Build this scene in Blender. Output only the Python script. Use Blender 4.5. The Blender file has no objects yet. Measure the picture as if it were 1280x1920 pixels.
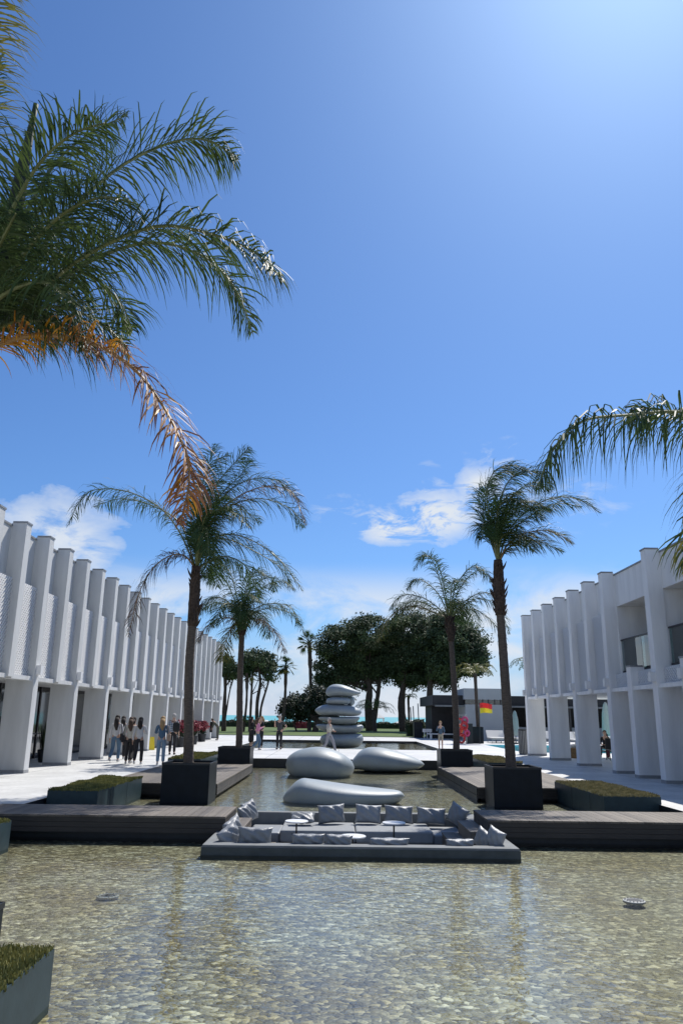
import bpy, bmesh, math, random
from mathutils import Vector, Matrix, Euler
R = math.radians
SC = bpy.context.scene
COL = SC.collection

# ------------------------------------------------------------------ camera
F_PX, PITCH, ROLL, CAM_H = 1420.0, R(15.1), R(0.75), 1.72
cF = Vector((0, math.cos(PITCH), math.sin(PITCH)))
cR0 = Vector((1, 0, 0)); cU0 = Vector((0, -math.sin(PITCH), math.cos(PITCH)))
cR = math.cos(ROLL)*cR0 + math.sin(ROLL)*cU0
cU = -math.sin(ROLL)*cR0 + math.cos(ROLL)*cU0
CAM = Vector((0, 0, CAM_H))
cam_d = bpy.data.cameras.new('camera'); cam = bpy.data.objects.new('camera', cam_d); COL.objects.link(cam)
M_ = Matrix((cR, cU, -cF)).transposed().to_4x4(); M_.translation = CAM
cam.matrix_world = M_
cam_d.sensor_fit = 'VERTICAL'; cam_d.sensor_height = 24.0; cam_d.lens = F_PX/1920*24.0
cam_d.clip_start = 0.05; cam_d.clip_end = 30000
SC.camera = cam

def ray(x, y): return cF*F_PX + cR*(x-640) - cU*(y-960)
def at(x, y, Y):                      # a real point at distance Y
    d = ray(x, y); return CAM + d*(Y/d.y)
def gnd(x, y, z=0.0):
    d = ray(x, y); return CAM + d*((z-CAM_H)/d.z)

# ------------------------------------------------------------------ light
SUN_AZ, SUN_EL = R(28), R(53)
sdir = Vector((math.sin(SUN_AZ)*math.cos(SUN_EL), math.cos(SUN_AZ)*math.cos(SUN_EL), math.sin(SUN_EL)))
sl = bpy.data.lights.new('sun', 'SUN'); sl.energy = 4.8; sl.angle = R(0.5); sl.color = (1.0, 0.955, 0.89)
so = bpy.data.objects.new('sun', sl); COL.objects.link(so)
so.rotation_euler = sdir.to_track_quat('Z', 'Y').to_euler()
so.location = (0, 0, 30)

W = bpy.data.worlds.new('World'); SC.world = W; W.use_nodes = True
wn = W.node_tree; wn.nodes.clear()
def N(nt, t, **k):
    n = nt.nodes.new(t)
    for a, b in k.items():
        if a == 'inp':
            for i, v in b.items(): n.inputs[i].default_value = v
        else: setattr(n, a, b)
    return n
def math_n(nt, op, a, b=None, clamp=False):
    n = nt.nodes.new('ShaderNodeMath'); n.operation = op; n.use_clamp = clamp
    for i, v in enumerate((a, b)):
        if v is None: continue
        if isinstance(v, (int, float)): n.inputs[i].default_value = v
        else: nt.links.new(v, n.inputs[i])
    return n.outputs[0]
def vmath(nt, op, a, b=None):
    n = nt.nodes.new('ShaderNodeVectorMath'); n.operation = op
    for i, v in enumerate((a, b)):
        if v is None: continue
        if isinstance(v, (tuple, list, Vector)): n.inputs[i].default_value = tuple(v)
        else: nt.links.new(v, n.inputs[i])
    return n
def build_world():
    L = wn.links.new
    sky = N(wn, 'ShaderNodeTexSky', sky_type='NISHITA', sun_disc=False, sun_elevation=SUN_EL, sun_rotation=SUN_AZ,
            altitude=0, air_density=1.0, dust_density=0.65, ozone_density=2.5)
    hs = N(wn, 'ShaderNodeMix', data_type='RGBA', blend_type='MULTIPLY', inp={0: 1.0})
    L(sky.outputs[0], hs.inputs[6]); hs.inputs[7].default_value = (.61, .91, 1.29, 1)
    tc = N(wn, 'ShaderNodeTexCoord'); D = tc.outputs['Generated']
    def mapped(scale, loc=(0, 0, 0)):
        m = N(wn, 'ShaderNodeMapping'); L(D, m.inputs[0]); m.inputs['Scale'].default_value = scale; m.inputs['Location'].default_value = loc
        return m.outputs[0]
    def noise(v, sc, det, rough=0.6, dist=0.3):
        n = N(wn, 'ShaderNodeTexNoise', inp={'Scale': sc, 'Detail': det, 'Roughness': rough, 'Distortion': dist}); L(v, n.inputs['Vector']); return n.outputs[0]
    n1 = noise(mapped((1, 1, 2.2)), 6.0, 8, 0.62, 0.5)
    n2 = noise(mapped((1, 1, 2.6), (3, 1, 2)), 15.0, 8, 0.65, 0.6)
    n3 = noise(mapped((1, 1, 2.6), (8, 4, 2)), 3.0, 5, 0.55, 0.3)
    n4 = noise(mapped((1, 1, 1.8), (5, 5, 1)), 9.0, 5, 0.6, 0.2)
    total = None
    # real patches of cloud, each in its own direction of the sky: centre, angular radii, threshold
    for (px, py, rx, rz, thr, amp, nn) in [(110, 1005, .080, .050, .40, 1.9, n1), (-150, 1080, .14, .10, .40, 1.4, n1),
                                       (735, 985, .055, .026, .43, 1.9, n2), (815, 958, .050, .036, .43, 1.9, n2), (893, 910, .030, .020, .40, 1.9, n2), (965, 860, .05, .02, .50, .7, n2),
                                       (640, 955, .040, .020, .50, .7, n2), (800, 895, .02, .02, .5, .7, n2),
                                       (1050, 950, .08, .03, .5, .6, n2)]:
        c = ray(px, py).normalized()
        s = vmath(wn, 'SUBTRACT', D, c)
        s = vmath(wn, 'MULTIPLY', s.outputs[0], (1/rx, 1/rx, 1/rz))
        ln = vmath(wn, 'LENGTH', s.outputs[0]).outputs['Value']
        ln = math_n(wn, 'ADD', ln, math_n(wn, 'MULTIPLY', math_n(wn, 'SUBTRACT', n4, .5), 2.2))
        m = math_n(wn, 'SUBTRACT', 1.1, ln, True)
        m = math_n(wn, 'POWER', m, 0.6)
        t = math_n(wn, 'SUBTRACT', nn, thr)
        t = math_n(wn, 'MULTIPLY', t, 5.0*amp, True)
        v = math_n(wn, 'MULTIPLY', t, m)
        total = v if total is None else math_n(wn, 'MAXIMUM', total, v)
    # band of soft cloud low over the sea
    sx = N(wn, 'ShaderNodeSeparateXYZ'); L(D, sx.inputs[0])
    mr = N(wn, 'ShaderNodeMapRange', interpolation_type='SMOOTHSTEP', inp={1: 0.20, 2: 0.135, 3: 0.0, 4: 1.0}); L(sx.outputs[2], mr.inputs[0])
    mix = math_n(wn, 'ADD', math_n(wn, 'MULTIPLY', n1, 0.55), math_n(wn, 'MULTIPLY', n3, 0.45))
    b = math_n(wn, 'MULTIPLY', math_n(wn, 'SUBTRACT', mix, 0.43), 9.0, True)
    b = math_n(wn, 'MULTIPLY', math_n(wn, 'MULTIPLY', b, mr.outputs[0]), 0.88)
    # milky air low over the sea
    vl = N(wn, 'ShaderNodeMapRange', interpolation_type='SMOOTHSTEP', inp={1: 0.13, 2: -0.02, 3: 0.0, 4: .85}); L(sx.outputs[2], vl.inputs[0])
    veil = vl.outputs[0]
    # unseen bright cloud added behind the camera to fill the shaded walls
    rm = N(wn, 'ShaderNodeMapRange', interpolation_type='SMOOTHSTEP', inp={1: 0.1, 2: -.35, 3: 0.0, 4: 1.0}); L(sx.outputs[1], rm.inputs[0])
    re = N(wn, 'ShaderNodeMapRange', interpolation_type='SMOOTHSTEP', inp={1: 0.80, 2: 0.45, 3: 0.0, 4: 1.0}); L(sx.outputs[2], re.inputs[0])
    rb = math_n(wn, 'MULTIPLY', math_n(wn, 'SUBTRACT', n3, 0.42), 3.0, True)
    rb = math_n(wn, 'MULTIPLY', math_n(wn, 'MULTIPLY', rb, rm.outputs[0]), re.outputs[0])
    mask = math_n(wn, 'MAXIMUM', total, math_n(wn, 'MAXIMUM', b, rb), True)
    mixc = N(wn, 'ShaderNodeMix', data_type='RGBA'); L(mask, mixc.inputs[0]); L(hs.outputs[2], mixc.inputs[6])
    mixc.inputs[7].default_value = (7.6, 8.2, 9.0, 1)
    bg = N(wn, 'ShaderNodeBackground', inp={'Strength': 0.085}); L(mixc.outputs[2], bg.inputs[0])
    vm = N(wn, 'ShaderNodeMix', data_type='RGBA'); L(veil, vm.inputs[0]); L(hs.outputs[2], vm.inputs[6]); vm.inputs[7].default_value = (5.4, 6.3, 8.4, 1)
    L(vm.outputs[2], mixc.inputs[6])
    out = N(wn, 'ShaderNodeOutputWorld'); L(bg.outputs[0], out.inputs[0])
build_world()
SC.view_settings.view_transform = 'Standard'; SC.view_settings.look = 'None'
SC.view_settings.exposure = 0.2; SC.view_settings.gamma = 1.0; SC.view_settings.use_curve_mapping = False
SC.render.engine = 'CYCLES'
SC.cycles.max_bounces = 8; SC.cycles.transparent_max_bounces = 12

# ------------------------------------------------------------------ materials
MAT = {}
def mat(name, col, rough=0.7, noise=0.0, nscale=5.0, metal=0.0, bump=0.0, bscale=60.0, spec=0.5, col2=None, stretch=(1, 1, 1), coords='Object', transl=0.0, detail=6):
    m = bpy.data.materials.new(name); m.use_nodes = True; nt = m.node_tree; L = nt.links.new
    p = nt.nodes['Principled BSDF']; p.inputs['Roughness'].default_value = rough; p.inputs['Metallic'].default_value = metal
    p.inputs['Specular IOR Level'].default_value = spec
    tc = N(nt, 'ShaderNodeTexCoord'); mp = N(nt, 'ShaderNodeMapping'); L(tc.outputs[coords], mp.inputs[0]); mp.inputs['Scale'].default_value = stretch
    c2 = col2 or tuple(c*(1-noise) for c in col)
    if noise > 0 or col2:
        nz = N(nt, 'ShaderNodeTexNoise', inp={'Scale': nscale, 'Detail': detail, 'Roughness': 0.6}); L(mp.outputs[0], nz.inputs['Vector'])
        cr = N(nt, 'ShaderNodeValToRGB'); cr.color_ramp.elements[0].position = 0.35; cr.color_ramp.elements[1].position = 0.65
        cr.color_ramp.elements[0].color = (*c2, 1); cr.color_ramp.elements[1].color = (*col, 1)
        L(nz.outputs[0], cr.inputs[0]); L(cr.outputs[0], p.inputs['Base Color']); csock = cr.outputs[0]
    else:
        p.inputs['Base Color'].default_value = (*col, 1); csock = None
    if bump > 0:
        nb = N(nt, 'ShaderNodeTexNoise', inp={'Scale': bscale, 'Detail': 4}); L(mp.outputs[0], nb.inputs['Vector'])
        bp = N(nt, 'ShaderNodeBump', inp={'Strength': bump, 'Distance': 0.02}); L(nb.outputs[0], bp.inputs['Height']); L(bp.outputs[0], p.inputs['Normal'])
    if transl > 0:
        tr = N(nt, 'ShaderNodeBsdfTranslucent'); mx = N(nt, 'ShaderNodeMixShader', inp={0: transl})
        if csock: L(csock, tr.inputs[0])
        else: tr.inputs[0].default_value = (*col, 1)
        L(p.outputs[0], mx.inputs[1]); L(tr.outputs[0], mx.inputs[2]); L(mx.outputs[0], nt.nodes['Material Output'].inputs[0])
    MAT[name] = m
    return m
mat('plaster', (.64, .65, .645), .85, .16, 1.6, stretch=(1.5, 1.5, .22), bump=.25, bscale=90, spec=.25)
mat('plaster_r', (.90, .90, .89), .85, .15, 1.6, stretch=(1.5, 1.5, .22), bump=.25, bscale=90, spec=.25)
mat('coping', (.27, .28, .29), .5, .15, 4)
mat('plinth', (.33, .34, .35), .7, .2, 6)
mat('lattice', (.76, .76, .75), .7)
mat('recess', (.30, .30, .31), .9, .1, 2)
mat('dark_paint', (.014, .018, .023), .45, .35, 7, bump=.08, bscale=40)
mat('planter_steel', (.007, .012, .019), .40, .30, 5, spec=.22, bump=.06, bscale=30)
mat('low_planter', (.038, .064, .074), .45, .25, 4, spec=.18, bump=.05, bscale=30)
mat('soil', (.06, .045, .03), .95, .5, 20, bump=.6, bscale=40)
mat('concrete_rim', (.185, .197, .20), .75, .22, 3, bump=.2, bscale=80)
mat('rim_shade', (.075, .09, .094), .5, .25, 5, bump=.1, bscale=60, spec=.2)  # dark tone standing in for shade on the lounge rim's outer faces
mat('cushion', (.27, .285, .295), .8, .12, 8, bump=.25, bscale=200)
mat('pillow_grey', (.23, .245, .26), .42, .14, 9, bump=.3, bscale=60)
mat('pillow_light', (.285, .30, .315), .45, .12, 9, bump=.3, bscale=60)
mat('table_white', (.78, .78, .77), .35)
mat('black_metal', (.02, .02, .022), .4)
mat('stone', (.27, .315, .34),   .50, .16, 1.3, bump=.12, bscale=25)
mat('trunk', (.155, .125, .10), .9, .5, 9, bump=.9, bscale=25, stretch=(1, 1, 5))
mat('boots', (.085, .058, .042), .9, .6, 14, bump=.9, bscale=30)
mat('bark', (.10, .075, .06), .95, .5, 6, bump=.8, bscale=14)
mat('rachis', (.16, .18, .06), .5, .3, 5)
mat('rachis_brown', (.30, .17, .06), .6, .3, 5)
mat('leaf', (.060, .105, .032), .62, col2=(.028, .060, .022), nscale=3, transl=.32, spec=.3)
mat('leaf_near', (.085, .125, .034), .56, col2=(.026, .055, .022), nscale=4, transl=.36, spec=.35)
mat('leaf_brown', (.12, .065, .05), .6, col2=(.05, .055, .025), nscale=5, transl=.2)
mat('leaf_gold', (.85, .42, .02), .5, col2=(.26, .085, .03), nscale=4, transl=.35)
mat('leaf_rust', (.34, .16, .055), .6, col2=(.19, .075, .04), nscale=7, transl=.3)
mat('leaf_yellow', (.19, .17, .03), .5, col2=(.10, .11, .02), nscale=5, transl=.3)
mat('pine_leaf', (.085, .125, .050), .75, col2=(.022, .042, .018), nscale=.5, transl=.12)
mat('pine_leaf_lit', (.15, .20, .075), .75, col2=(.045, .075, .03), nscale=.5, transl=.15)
mat('shrub_leaf', (.028, .048, .016), .7, col2=(.012, .02, .009), nscale=1, transl=.1)
mat('hedge_leaf', (.030, .056, .018), .7, col2=(.014, .026, .01), nscale=1, transl=.1)
mat('lime_leaf', (.16, .19, .03), .7, col2=(.07, .10, .02), nscale=2, transl=.2)
mat('red_flower', (.34, .02, .05), .6, col2=(.10, .02, .02), nscale=14)
mat('sedum', (.27, .25, .075), .85, col2=(.10, .115, .035), nscale=5, transl=.1)
mat('sedum_dry', (.38, .33, .17), .85, col2=(.15, .14, .06), nscale=7, transl=.1)
mat('glass_dark', (.015, .018, .02), .06, spec=.8)
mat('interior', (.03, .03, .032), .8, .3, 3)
mat('white_paint', (.78, .78, .77), .5, .05, 4)
mat('grey_wall', (.36, .385, .40), .8, .08, 1)
mat('awning', (.025, .026, .03), .8, .2, 2)
mat('sand', (.40, .33, .24), .95, .2, .4)
mat('red_plastic', (.62, .03, .03), .4, .15, 5)
mat('orange_plastic', (.75, .16, .03), .4)
mat('pink_plastic', (.6, .06, .18), .45)
mat('yellow_plastic', (.78, .60, .04), .45)
mat('flag_red', (.70, .03, .03), .6, transl=.3)
mat('flag_yellow', (.80, .58, .03), .6, transl=.3)
mat('canvas_green', (.36, .43, .40), .8, .1, 5, transl=.1)
mat('canvas_white', (.75, .74, .70), .8, transl=.2)
mat('wicker', (.32, .20, .09), .8, .4, 30)
mat('steel', (.35, .36, .37), .3, metal=.9)
mat('foam', (.34, .35, .34), .7)

def mat_wood(name, a, b, plank, axis):     # weathered boards: grain along the board, tone per board
    m = bpy.data.materials.new(name); m.use_nodes = True; nt = m.node_tree; L = nt.links.new
    p = nt.nodes['Principled BSDF']; p.inputs['Roughness'].default_value = .7
    tc = N(nt, 'ShaderNodeTexCoord'); sx = N(nt, 'ShaderNodeSeparateXYZ'); L(tc.outputs['Object'], sx.inputs[0])
    cell = math_n(nt, 'FLOOR', math_n(nt, 'DIVIDE', sx.outputs[axis], plank))
    wn_ = N(nt, 'ShaderNodeTexWhiteNoise', noise_dimensions='1D'); L(cell, wn_.inputs['W'])
    mp = N(nt, 'ShaderNodeMapping'); L(tc.outputs['Object'], mp.inputs[0])
    mp.inputs['Scale'].default_value = (14, 1.2, 14) if axis == 0 else (1.2, 14, 14)
    nz = N(nt, 'ShaderNodeTexNoise', inp={'Scale': 2.5, 'Detail': 8, 'Roughness': .7}); L(mp.outputs[0], nz.inputs['Vector'])
    n2 = N(nt, 'ShaderNodeTexNoise', inp={'Scale': 1.3, 'Detail': 4}); L(tc.outputs['Object'], n2.inputs['Vector'])
    f = math_n(nt, 'ADD', math_n(nt, 'MULTIPLY', wn_.outputs[0], .40), math_n(nt, 'MULTIPLY', nz.outputs[0], .55))
    f = math_n(nt, 'ADD', f, math_n(nt, 'MULTIPLY', math_n(nt, 'SUBTRACT', n2.outputs[0], .5), .5), True)
    cr = N(nt, 'ShaderNodeValToRGB'); cr.color_ramp.elements[0].position = .2; cr.color_ramp.elements[1].position = .8
    cr.color_ramp.elements[0].color = (*b, 1); cr.color_ramp.elements[1].color = (*a, 1)
    L(f, cr.inputs[0]); L(cr.outputs[0], p.inputs['Base Color'])
    bp = N(nt, 'ShaderNodeBump', inp={'Strength': .3, 'Distance': .01}); L(nz.outputs[0], bp.inputs['Height']); L(bp.outputs[0], p.inputs['Normal'])
    MAT[name] = m
mat_wood('deck_wood', (.19, .162, .13), (.072, .06, .05), .145, 0)
mat_wood('fascia_wood', (.065, .057, .05), (.022, .02, .018), .145, 1)

def mat_paving():
    m = bpy.data.materials.new('paving'); m.use_nodes = True; nt = m.node_tree; L = nt.links.new
    p = nt.nodes['Principled BSDF']; p.inputs['Roughness'].default_value = .55; p.inputs['Specular IOR Level'].default_value = .4
    tc = N(nt, 'ShaderNodeTexCoord')
    n1 = N(nt, 'ShaderNodeTexNoise', inp={'Scale': .7, 'Detail': 8, 'Roughness': .7}); L(tc.outputs['Object'], n1.inputs['Vector'])
    n2 = N(nt, 'ShaderNodeTexNoise', inp={'Scale': 9.0, 'Detail': 6}); L(tc.outputs['Object'], n2.inputs['Vector'])
    f = math_n(nt, 'ADD', math_n(nt, 'MULTIPLY', n1.outputs[0], .7), math_n(nt, 'MULTIPLY', n2.outputs[0], .3))
    cr = N(nt, 'ShaderNodeValToRGB'); cr.color_ramp.elements[0].position = .35; cr.color_ramp.elements[1].position = .62
    cr.color_ramp.elements[0].color = (.43, .43, .415, 1); cr.color_ramp.elements[1].color = (.635, .635, .62, 1)
    L(f, cr.inputs[0])
    # saw-cut joints every 3.7 m
    sx = N(nt, 'ShaderNodeSeparateXYZ'); L(tc.outputs['Object'], sx.inputs[0])
    j = None
    for ax, st in ((0, 3.05), (1, 3.68)):
        fr = math_n(nt, 'FRACT', math_n(nt, 'DIVIDE', sx.outputs[ax], st))
        d = math_n(nt, 'LESS_THAN', fr, .028/st)
        j = d if j is None else math_n(nt, 'MAXIMUM', j, d)
    mx = N(nt, 'ShaderNodeMix', data_type='RGBA'); L(j, mx.inputs[0]); L(cr.outputs[0], mx.inputs[6]); mx.inputs[7].default_value = (.2, .2, .2, 1)
    L(mx.outputs[2], p.inputs['Base Color'])
    bp = N(nt, 'ShaderNodeBump', inp={'Strength': .15, 'Distance': .01}); L(n2.outputs[0], bp.inputs['Height']); L(bp.outputs[0], p.inputs['Normal'])
    MAT['paving'] = m
mat_paving()
def mat_pebbles():
    m = bpy.data.materials.new('pebbles'); m.use_nodes = True; nt = m.node_tree; L = nt.links.new
    p = nt.nodes['Principled BSDF']; p.inputs['Roughness'].default_value = .6
    tc = N(nt, 'ShaderNodeTexCoord')
    nd = N(nt, 'ShaderNodeTexNoise', inp={'Scale': 6, 'Detail': 3, 'Roughness': .6}); L(tc.outputs['Object'], nd.inputs['Vector'])
    ds = vmath(nt, 'SCALE', nd.outputs['Color']); ds.inputs['Scale'].default_value = .10
    pos = vmath(nt, 'ADD', tc.outputs['Object'], ds.outputs[0])
    mp = N(nt, 'ShaderNodeMapping'); L(pos.outputs[0], mp.inputs[0]); mp.inputs['Scale'].default_value = (1, 1.25, 1)
    v = N(nt, 'ShaderNodeTexVoronoi', feature='F1', inp={'Scale': 15.5, 'Randomness': .9}); L(mp.outputs[0], v.inputs['Vector'])
    ve = N(nt, 'ShaderNodeTexVoronoi', feature='DISTANCE_TO_EDGE', inp={'Scale': 15.5, 'Randomness': .9}); L(mp.outputs[0], ve.inputs['Vector'])
    sc = N(nt, 'ShaderNodeSeparateColor'); L(v.outputs['Color'], sc.inputs[0])
    cr = N(nt, 'ShaderNodeValToRGB'); e = cr.color_ramp.elements
    e[0].position = 0; e[0].color = (.10, .085, .05, 1); e[1].position = 1; e[1].color = (.76, .74, .62, 1)
    for pos_, c in ((.25, (.18, .160, .10, 1)), (.5, (.265, .24, .155, 1)), (.72, (.37, .35, .26, 1)), (.88, (.54, .52, .41, 1))):
        x = e.new(pos_); x.color = c
    L(sc.outputs[0], cr.inputs[0])
    big = N(nt, 'ShaderNodeTexNoise', inp={'Scale': .8, 'Detail': 6, 'Roughness': .6}); L(tc.outputs['Object'], big.inputs['Vector'])
    cb = N(nt, 'ShaderNodeValToRGB'); cb.color_ramp.elements[0].position = .38; cb.color_ramp.elements[1].position = .64
    cb.color_ramp.elements[0].color = (.70, .60, .38, 1); cb.color_ramp.elements[1].color = (1, 1, .95, 1); L(big.outputs[0], cb.inputs[0])
    mx = N(nt, 'ShaderNodeMix', data_type='RGBA', blend_type='MULTIPLY', inp={0: 1.0}); L(cr.outputs[0], mx.inputs[6]); L(cb.outputs[0], mx.inputs[7])
    er = N(nt, 'ShaderNodeMapRange', inp={1: 0.0, 2: .13, 3: .66, 4: 1.0}); L(ve.outputs['Distance'], er.inputs[0])
    m2 = N(nt, 'ShaderNodeMix', data_type='RGBA', blend_type='MULTIPLY', inp={0: 1.0}); L(mx.outputs[2], m2.inputs[6]); L(er.outputs[0], m2.inputs[7])
    L(m2.outputs[2], p.inputs['Base Color'])
    hr = N(nt, 'ShaderNodeMapRange', interpolation_type='SMOOTHSTEP', inp={1: 0.0, 2: .4, 3: 0.0, 4: 1.0}); L(ve.outputs['Distance'], hr.inputs[0])
    bp = N(nt, 'ShaderNodeBump', inp={'Strength': .4, 'Distance': .025}); L(hr.outputs[0], bp.inputs['Height']); L(bp.outputs[0], p.inputs['Normal'])
    MAT['pebbles'] = m
mat_pebbles()
def mat_water(name, tint, s1, str1, extra=0.0):
    m = bpy.data.materials.new(name); m.use_nodes = True; nt = m.node_tree; L = nt.links.new
    nt.nodes.remove(nt.nodes['Principled BSDF'])
    tc = N(nt, 'ShaderNodeTexCoord'); mp = N(nt, 'ShaderNodeMapping'); L(tc.outputs['Object'], mp.inputs[0]); mp.inputs['Scale'].default_value = (1, 1.5, 1)
    mp.inputs['Rotation'].default_value = (0, 0, .35)
    a = N(nt, 'ShaderNodeTexNoise', inp={'Scale': s1, 'Detail': 3, 'Roughness': .55, 'Distortion': .6}); L(mp.outputs[0], a.inputs['Vector'])
    b = N(nt, 'ShaderNodeTexNoise', inp={'Scale': s1*3.1, 'Detail': 2, 'Distortion': .4}); L(mp.outputs[0], b.inputs['Vector'])
    h = math_n(nt, 'ADD', a.outputs[0], math_n(nt, 'MULTIPLY', b.outputs[0], .28))
    bp = N(nt, 'ShaderNodeBump', inp={'Strength': str1, 'Distance': .05}); L(h, bp.inputs['Height'])
    fr = N(nt, 'ShaderNodeFresnel', inp={'IOR': 1.333}); L(bp.outputs[0], fr.inputs['Normal'])
    f2 = math_n(nt, 'ADD', fr.outputs[0], extra, True)
    gl = N(nt, 'ShaderNodeBsdfAnisotropic') if False else N(nt, 'ShaderNodeBsdfGlossy', inp={'Roughness': .04}); L(bp.outputs[0], gl.inputs['Normal'])
    tr = N(nt, 'ShaderNodeBsdfTransparent', inp={0: (*tint, 1)})
    mx = N(nt, 'ShaderNodeMixShader'); L(f2, mx.inputs[0]); L(tr.outputs[0], mx.inputs[1]); L(gl.outputs[0], mx.inputs[2])
    L(mx.outputs[0], nt.nodes['Material Output'].inputs[0])
    MAT[name] = m
mat_water('water_basin', (.90, .94, .90), 3.6, .20, .07)
mat_water('water_pool', (.35, .85, .9), 3, .3)
mat('sea_water', (.11, .42, .42), .45, col2=(.05, .28, .32), nscale=.03, stretch=(.25, 1.6, 1), spec=.3, detail=8)
mat('lawn', (.085, .135, .02), .95, col2=(.055, .09, .016), nscale=.7, bump=.4, bscale=12)
mat('pool_tile', (.35, .68, .72), .5, .1, 2)
def mat_glass(name):
    m = bpy.data.materials.new(name); m.use_nodes = True; nt = m.node_tree; L = nt.links.new
    nt.nodes.remove(nt.nodes['Principled BSDF'])
    gl = N(nt, 'ShaderNodeBsdfGlossy', inp={0: (.9, .95, .95, 1), 1: .01}); tr = N(nt, 'ShaderNodeBsdfTransparent', inp={0: (.62, .74, .74, 1)})
    fr = N(nt, 'ShaderNodeFresnel', inp={'IOR': 1.75})
    f = math_n(nt, 'ADD', fr.outputs[0], .06, True)
    mx = N(nt, 'ShaderNodeMixShader'); L(f, mx.inputs[0]); L(tr.outputs[0], mx.inputs[1]); L(gl.outputs[0], mx.inputs[2])
    L(mx.outputs[0], nt.nodes['Material Output'].inputs[0]); MAT[name] = m
mat_glass('rail_glass')

# ------------------------------------------------------------------ mesh helpers
class MB:
    def __init__(s): s.v = []; s.f = []; s.mi = []
    def poly(s, pts, m=0):
        i = len(s.v); s.v += [tuple(p) for p in pts]; s.f.append(tuple(range(i, i+len(pts)))); s.mi.append(m)
    def box(s, x0, x1, y0, y1, z0, z1, m=0):
        i = len(s.v)
        s.v += [(x0, y0, z0), (x1, y0, z0), (x1, y1, z0), (x0, y1, z0), (x0, y0, z1), (x1, y0, z1), (x1, y1, z1), (x0, y1, z1)]
        for q in ((0, 3, 2, 1), (4, 5, 6, 7), (0, 1, 5, 4), (1, 2, 6, 5), (2, 3, 7, 6), (3, 0, 4, 7)):
            s.f.append(tuple(i+k for k in q)); s.mi.append(m)
    def bar(s, a, b, w, h=None, up=(0, 0, 1), m=0):
        a, b = Vector(a), Vector(b); h = h or w
        d = (b-a).normalized(); u = Vector(up)
        if abs(d.dot(u)) > .98: u = Vector((1, 0, 0))
        r = d.cross(u).normalized(); u = r.cross(d).normalized()
        i = len(s.v)
        for p in (a, b):
            for q, t in ((-1, -1), (1, -1), (1, 1), (-1, 1)): s.v.append(tuple(p+r*q*w/2+u*t*h/2))
        for q in ((0, 1, 2, 3), (7, 6, 5, 4), (0, 4, 5, 1), (1, 5, 6, 2), (2, 6, 7, 3), (3, 7, 4, 0)):
            s.f.append(tuple(i+k for k in q)); s.mi.append(m)
    def tube(s, pts, rad, n=8, m=0, cap=True):
        pts = [Vector(p) for p in pts]; i0 = len(s.v)
        rr = rad if isinstance(rad, (list, tuple)) else [rad]*len(pts)
        prev = None
        for k, p in enumerate(pts):
            d = (pts[min(k+1, len(pts)-1)]-pts[max(k-1, 0)]).normalized()
            if prev is None:
                u = Vector((1, 0, 0)) if abs(d.x) < .9 else Vector((0, 1, 0))
                u = (u-d*u.dot(d)).normalized()
            else: u = (prev-d*prev.dot(d)).normalized()
            prev = u; w = d.cross(u)
            for a in range(n):
                t = 2*math.pi*a/n; s.v.append(tuple(p+(u*math.cos(t)+w*math.sin(t))*rr[k]))
        for k in range(len(pts)-1):
            for a in range(n):
                b = (a+1) % n; s.f.append((i0+k*n+a, i0+k*n+b, i0+(k+1)*n+b, i0+(k+1)*n+a)); s.mi.append(m)
        if cap:
            s.f.append(tuple(i0+a for a in reversed(range(n)))); s.mi.append(m)
            s.f.append(tuple(i0+(len(pts)-1)*n+a for a in range(n))); s.mi.append(m)
    def lathe(s, c, prof, n=16, m=0):   # prof: (radius, z)
        i0 = len(s.v)
        for r, z in prof:
            for a in range(n):
                t = 2*math.pi*a/n; s.v.append((c[0]+r*math.cos(t), c[1]+r*math.sin(t), c[2]+z))
        for k in range(len(prof)-1):
            for a in range(n):
                b = (a+1) % n; s.f.append((i0+k*n+a, i0+k*n+b, i0+(k+1)*n+b, i0+(k+1)*n+a)); s.mi.append(m)
        s.f.append(tuple(i0+a for a in reversed(range(n)))); s.mi.append(m)
        s.f.append(tuple(i0+(len(prof)-1)*n+a for a in range(n))); s.mi.append(m)
    def blob(s, c, r, seg=10, rings=6, m=0, fn=None):
        i0 = len(s.v)
        for k in range(rings+1):
            ph = math.pi*k/rings
            for a in range(seg):
                t = 2*math.pi*a/seg
                q = Vector((math.sin(ph)*math.cos(t), math.sin(ph)*math.sin(t), math.cos(ph)))
                if fn: q = fn(q)
                s.v.append((c[0]+q.x*r[0], c[1]+q.y*r[1], c[2]+q.z*r[2]))
        for k in range(rings):
            for a in range(seg):
                b = (a+1) % seg; s.f.append((i0+k*seg+a, i0+(k+1)*seg+a, i0+(k+1)*seg+b, i0+k*seg+b)); s.mi.append(m)
    def build(s, name, mats, parent=None, smooth=False, bevel=0.0, shift=None):
        me = bpy.data.meshes.new(name)
        v = s.v
        if shift is not None: v = [(a-shift[0], b-shift[1], c-shift[2]) for a, b, c in v]
        me.from_pydata(v, [], s.f)
        if isinstance(mats, str): mats = [mats]
        for q in mats: me.materials.append(MAT[q] if isinstance(q, str) else q)
        if len(mats) > 1: me.polygons.foreach_set('material_index', s.mi)
        if smooth: me.polygons.foreach_set('use_smooth', [True]*len(s.f))
        me.update()
        o = bpy.data.objects.new(name, me); COL.objects.link(o)
        if bevel > 0:
            b = bmesh.new(); b.from_mesh(me); bmesh.ops.bevel(b, geom=list(b.edges), offset=bevel, segments=2, affect='EDGES', profile=.5, clamp_overlap=True)
            b.to_mesh(me); b.free()
        if parent is not None: o.parent = parent
        return o
def tag(o, label=None, cat=None, group=None, kind=None):
    for k, v in (('label', label), ('category', cat), ('group', group), ('kind', kind)):
        if v: o[k] = v
    return o
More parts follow.
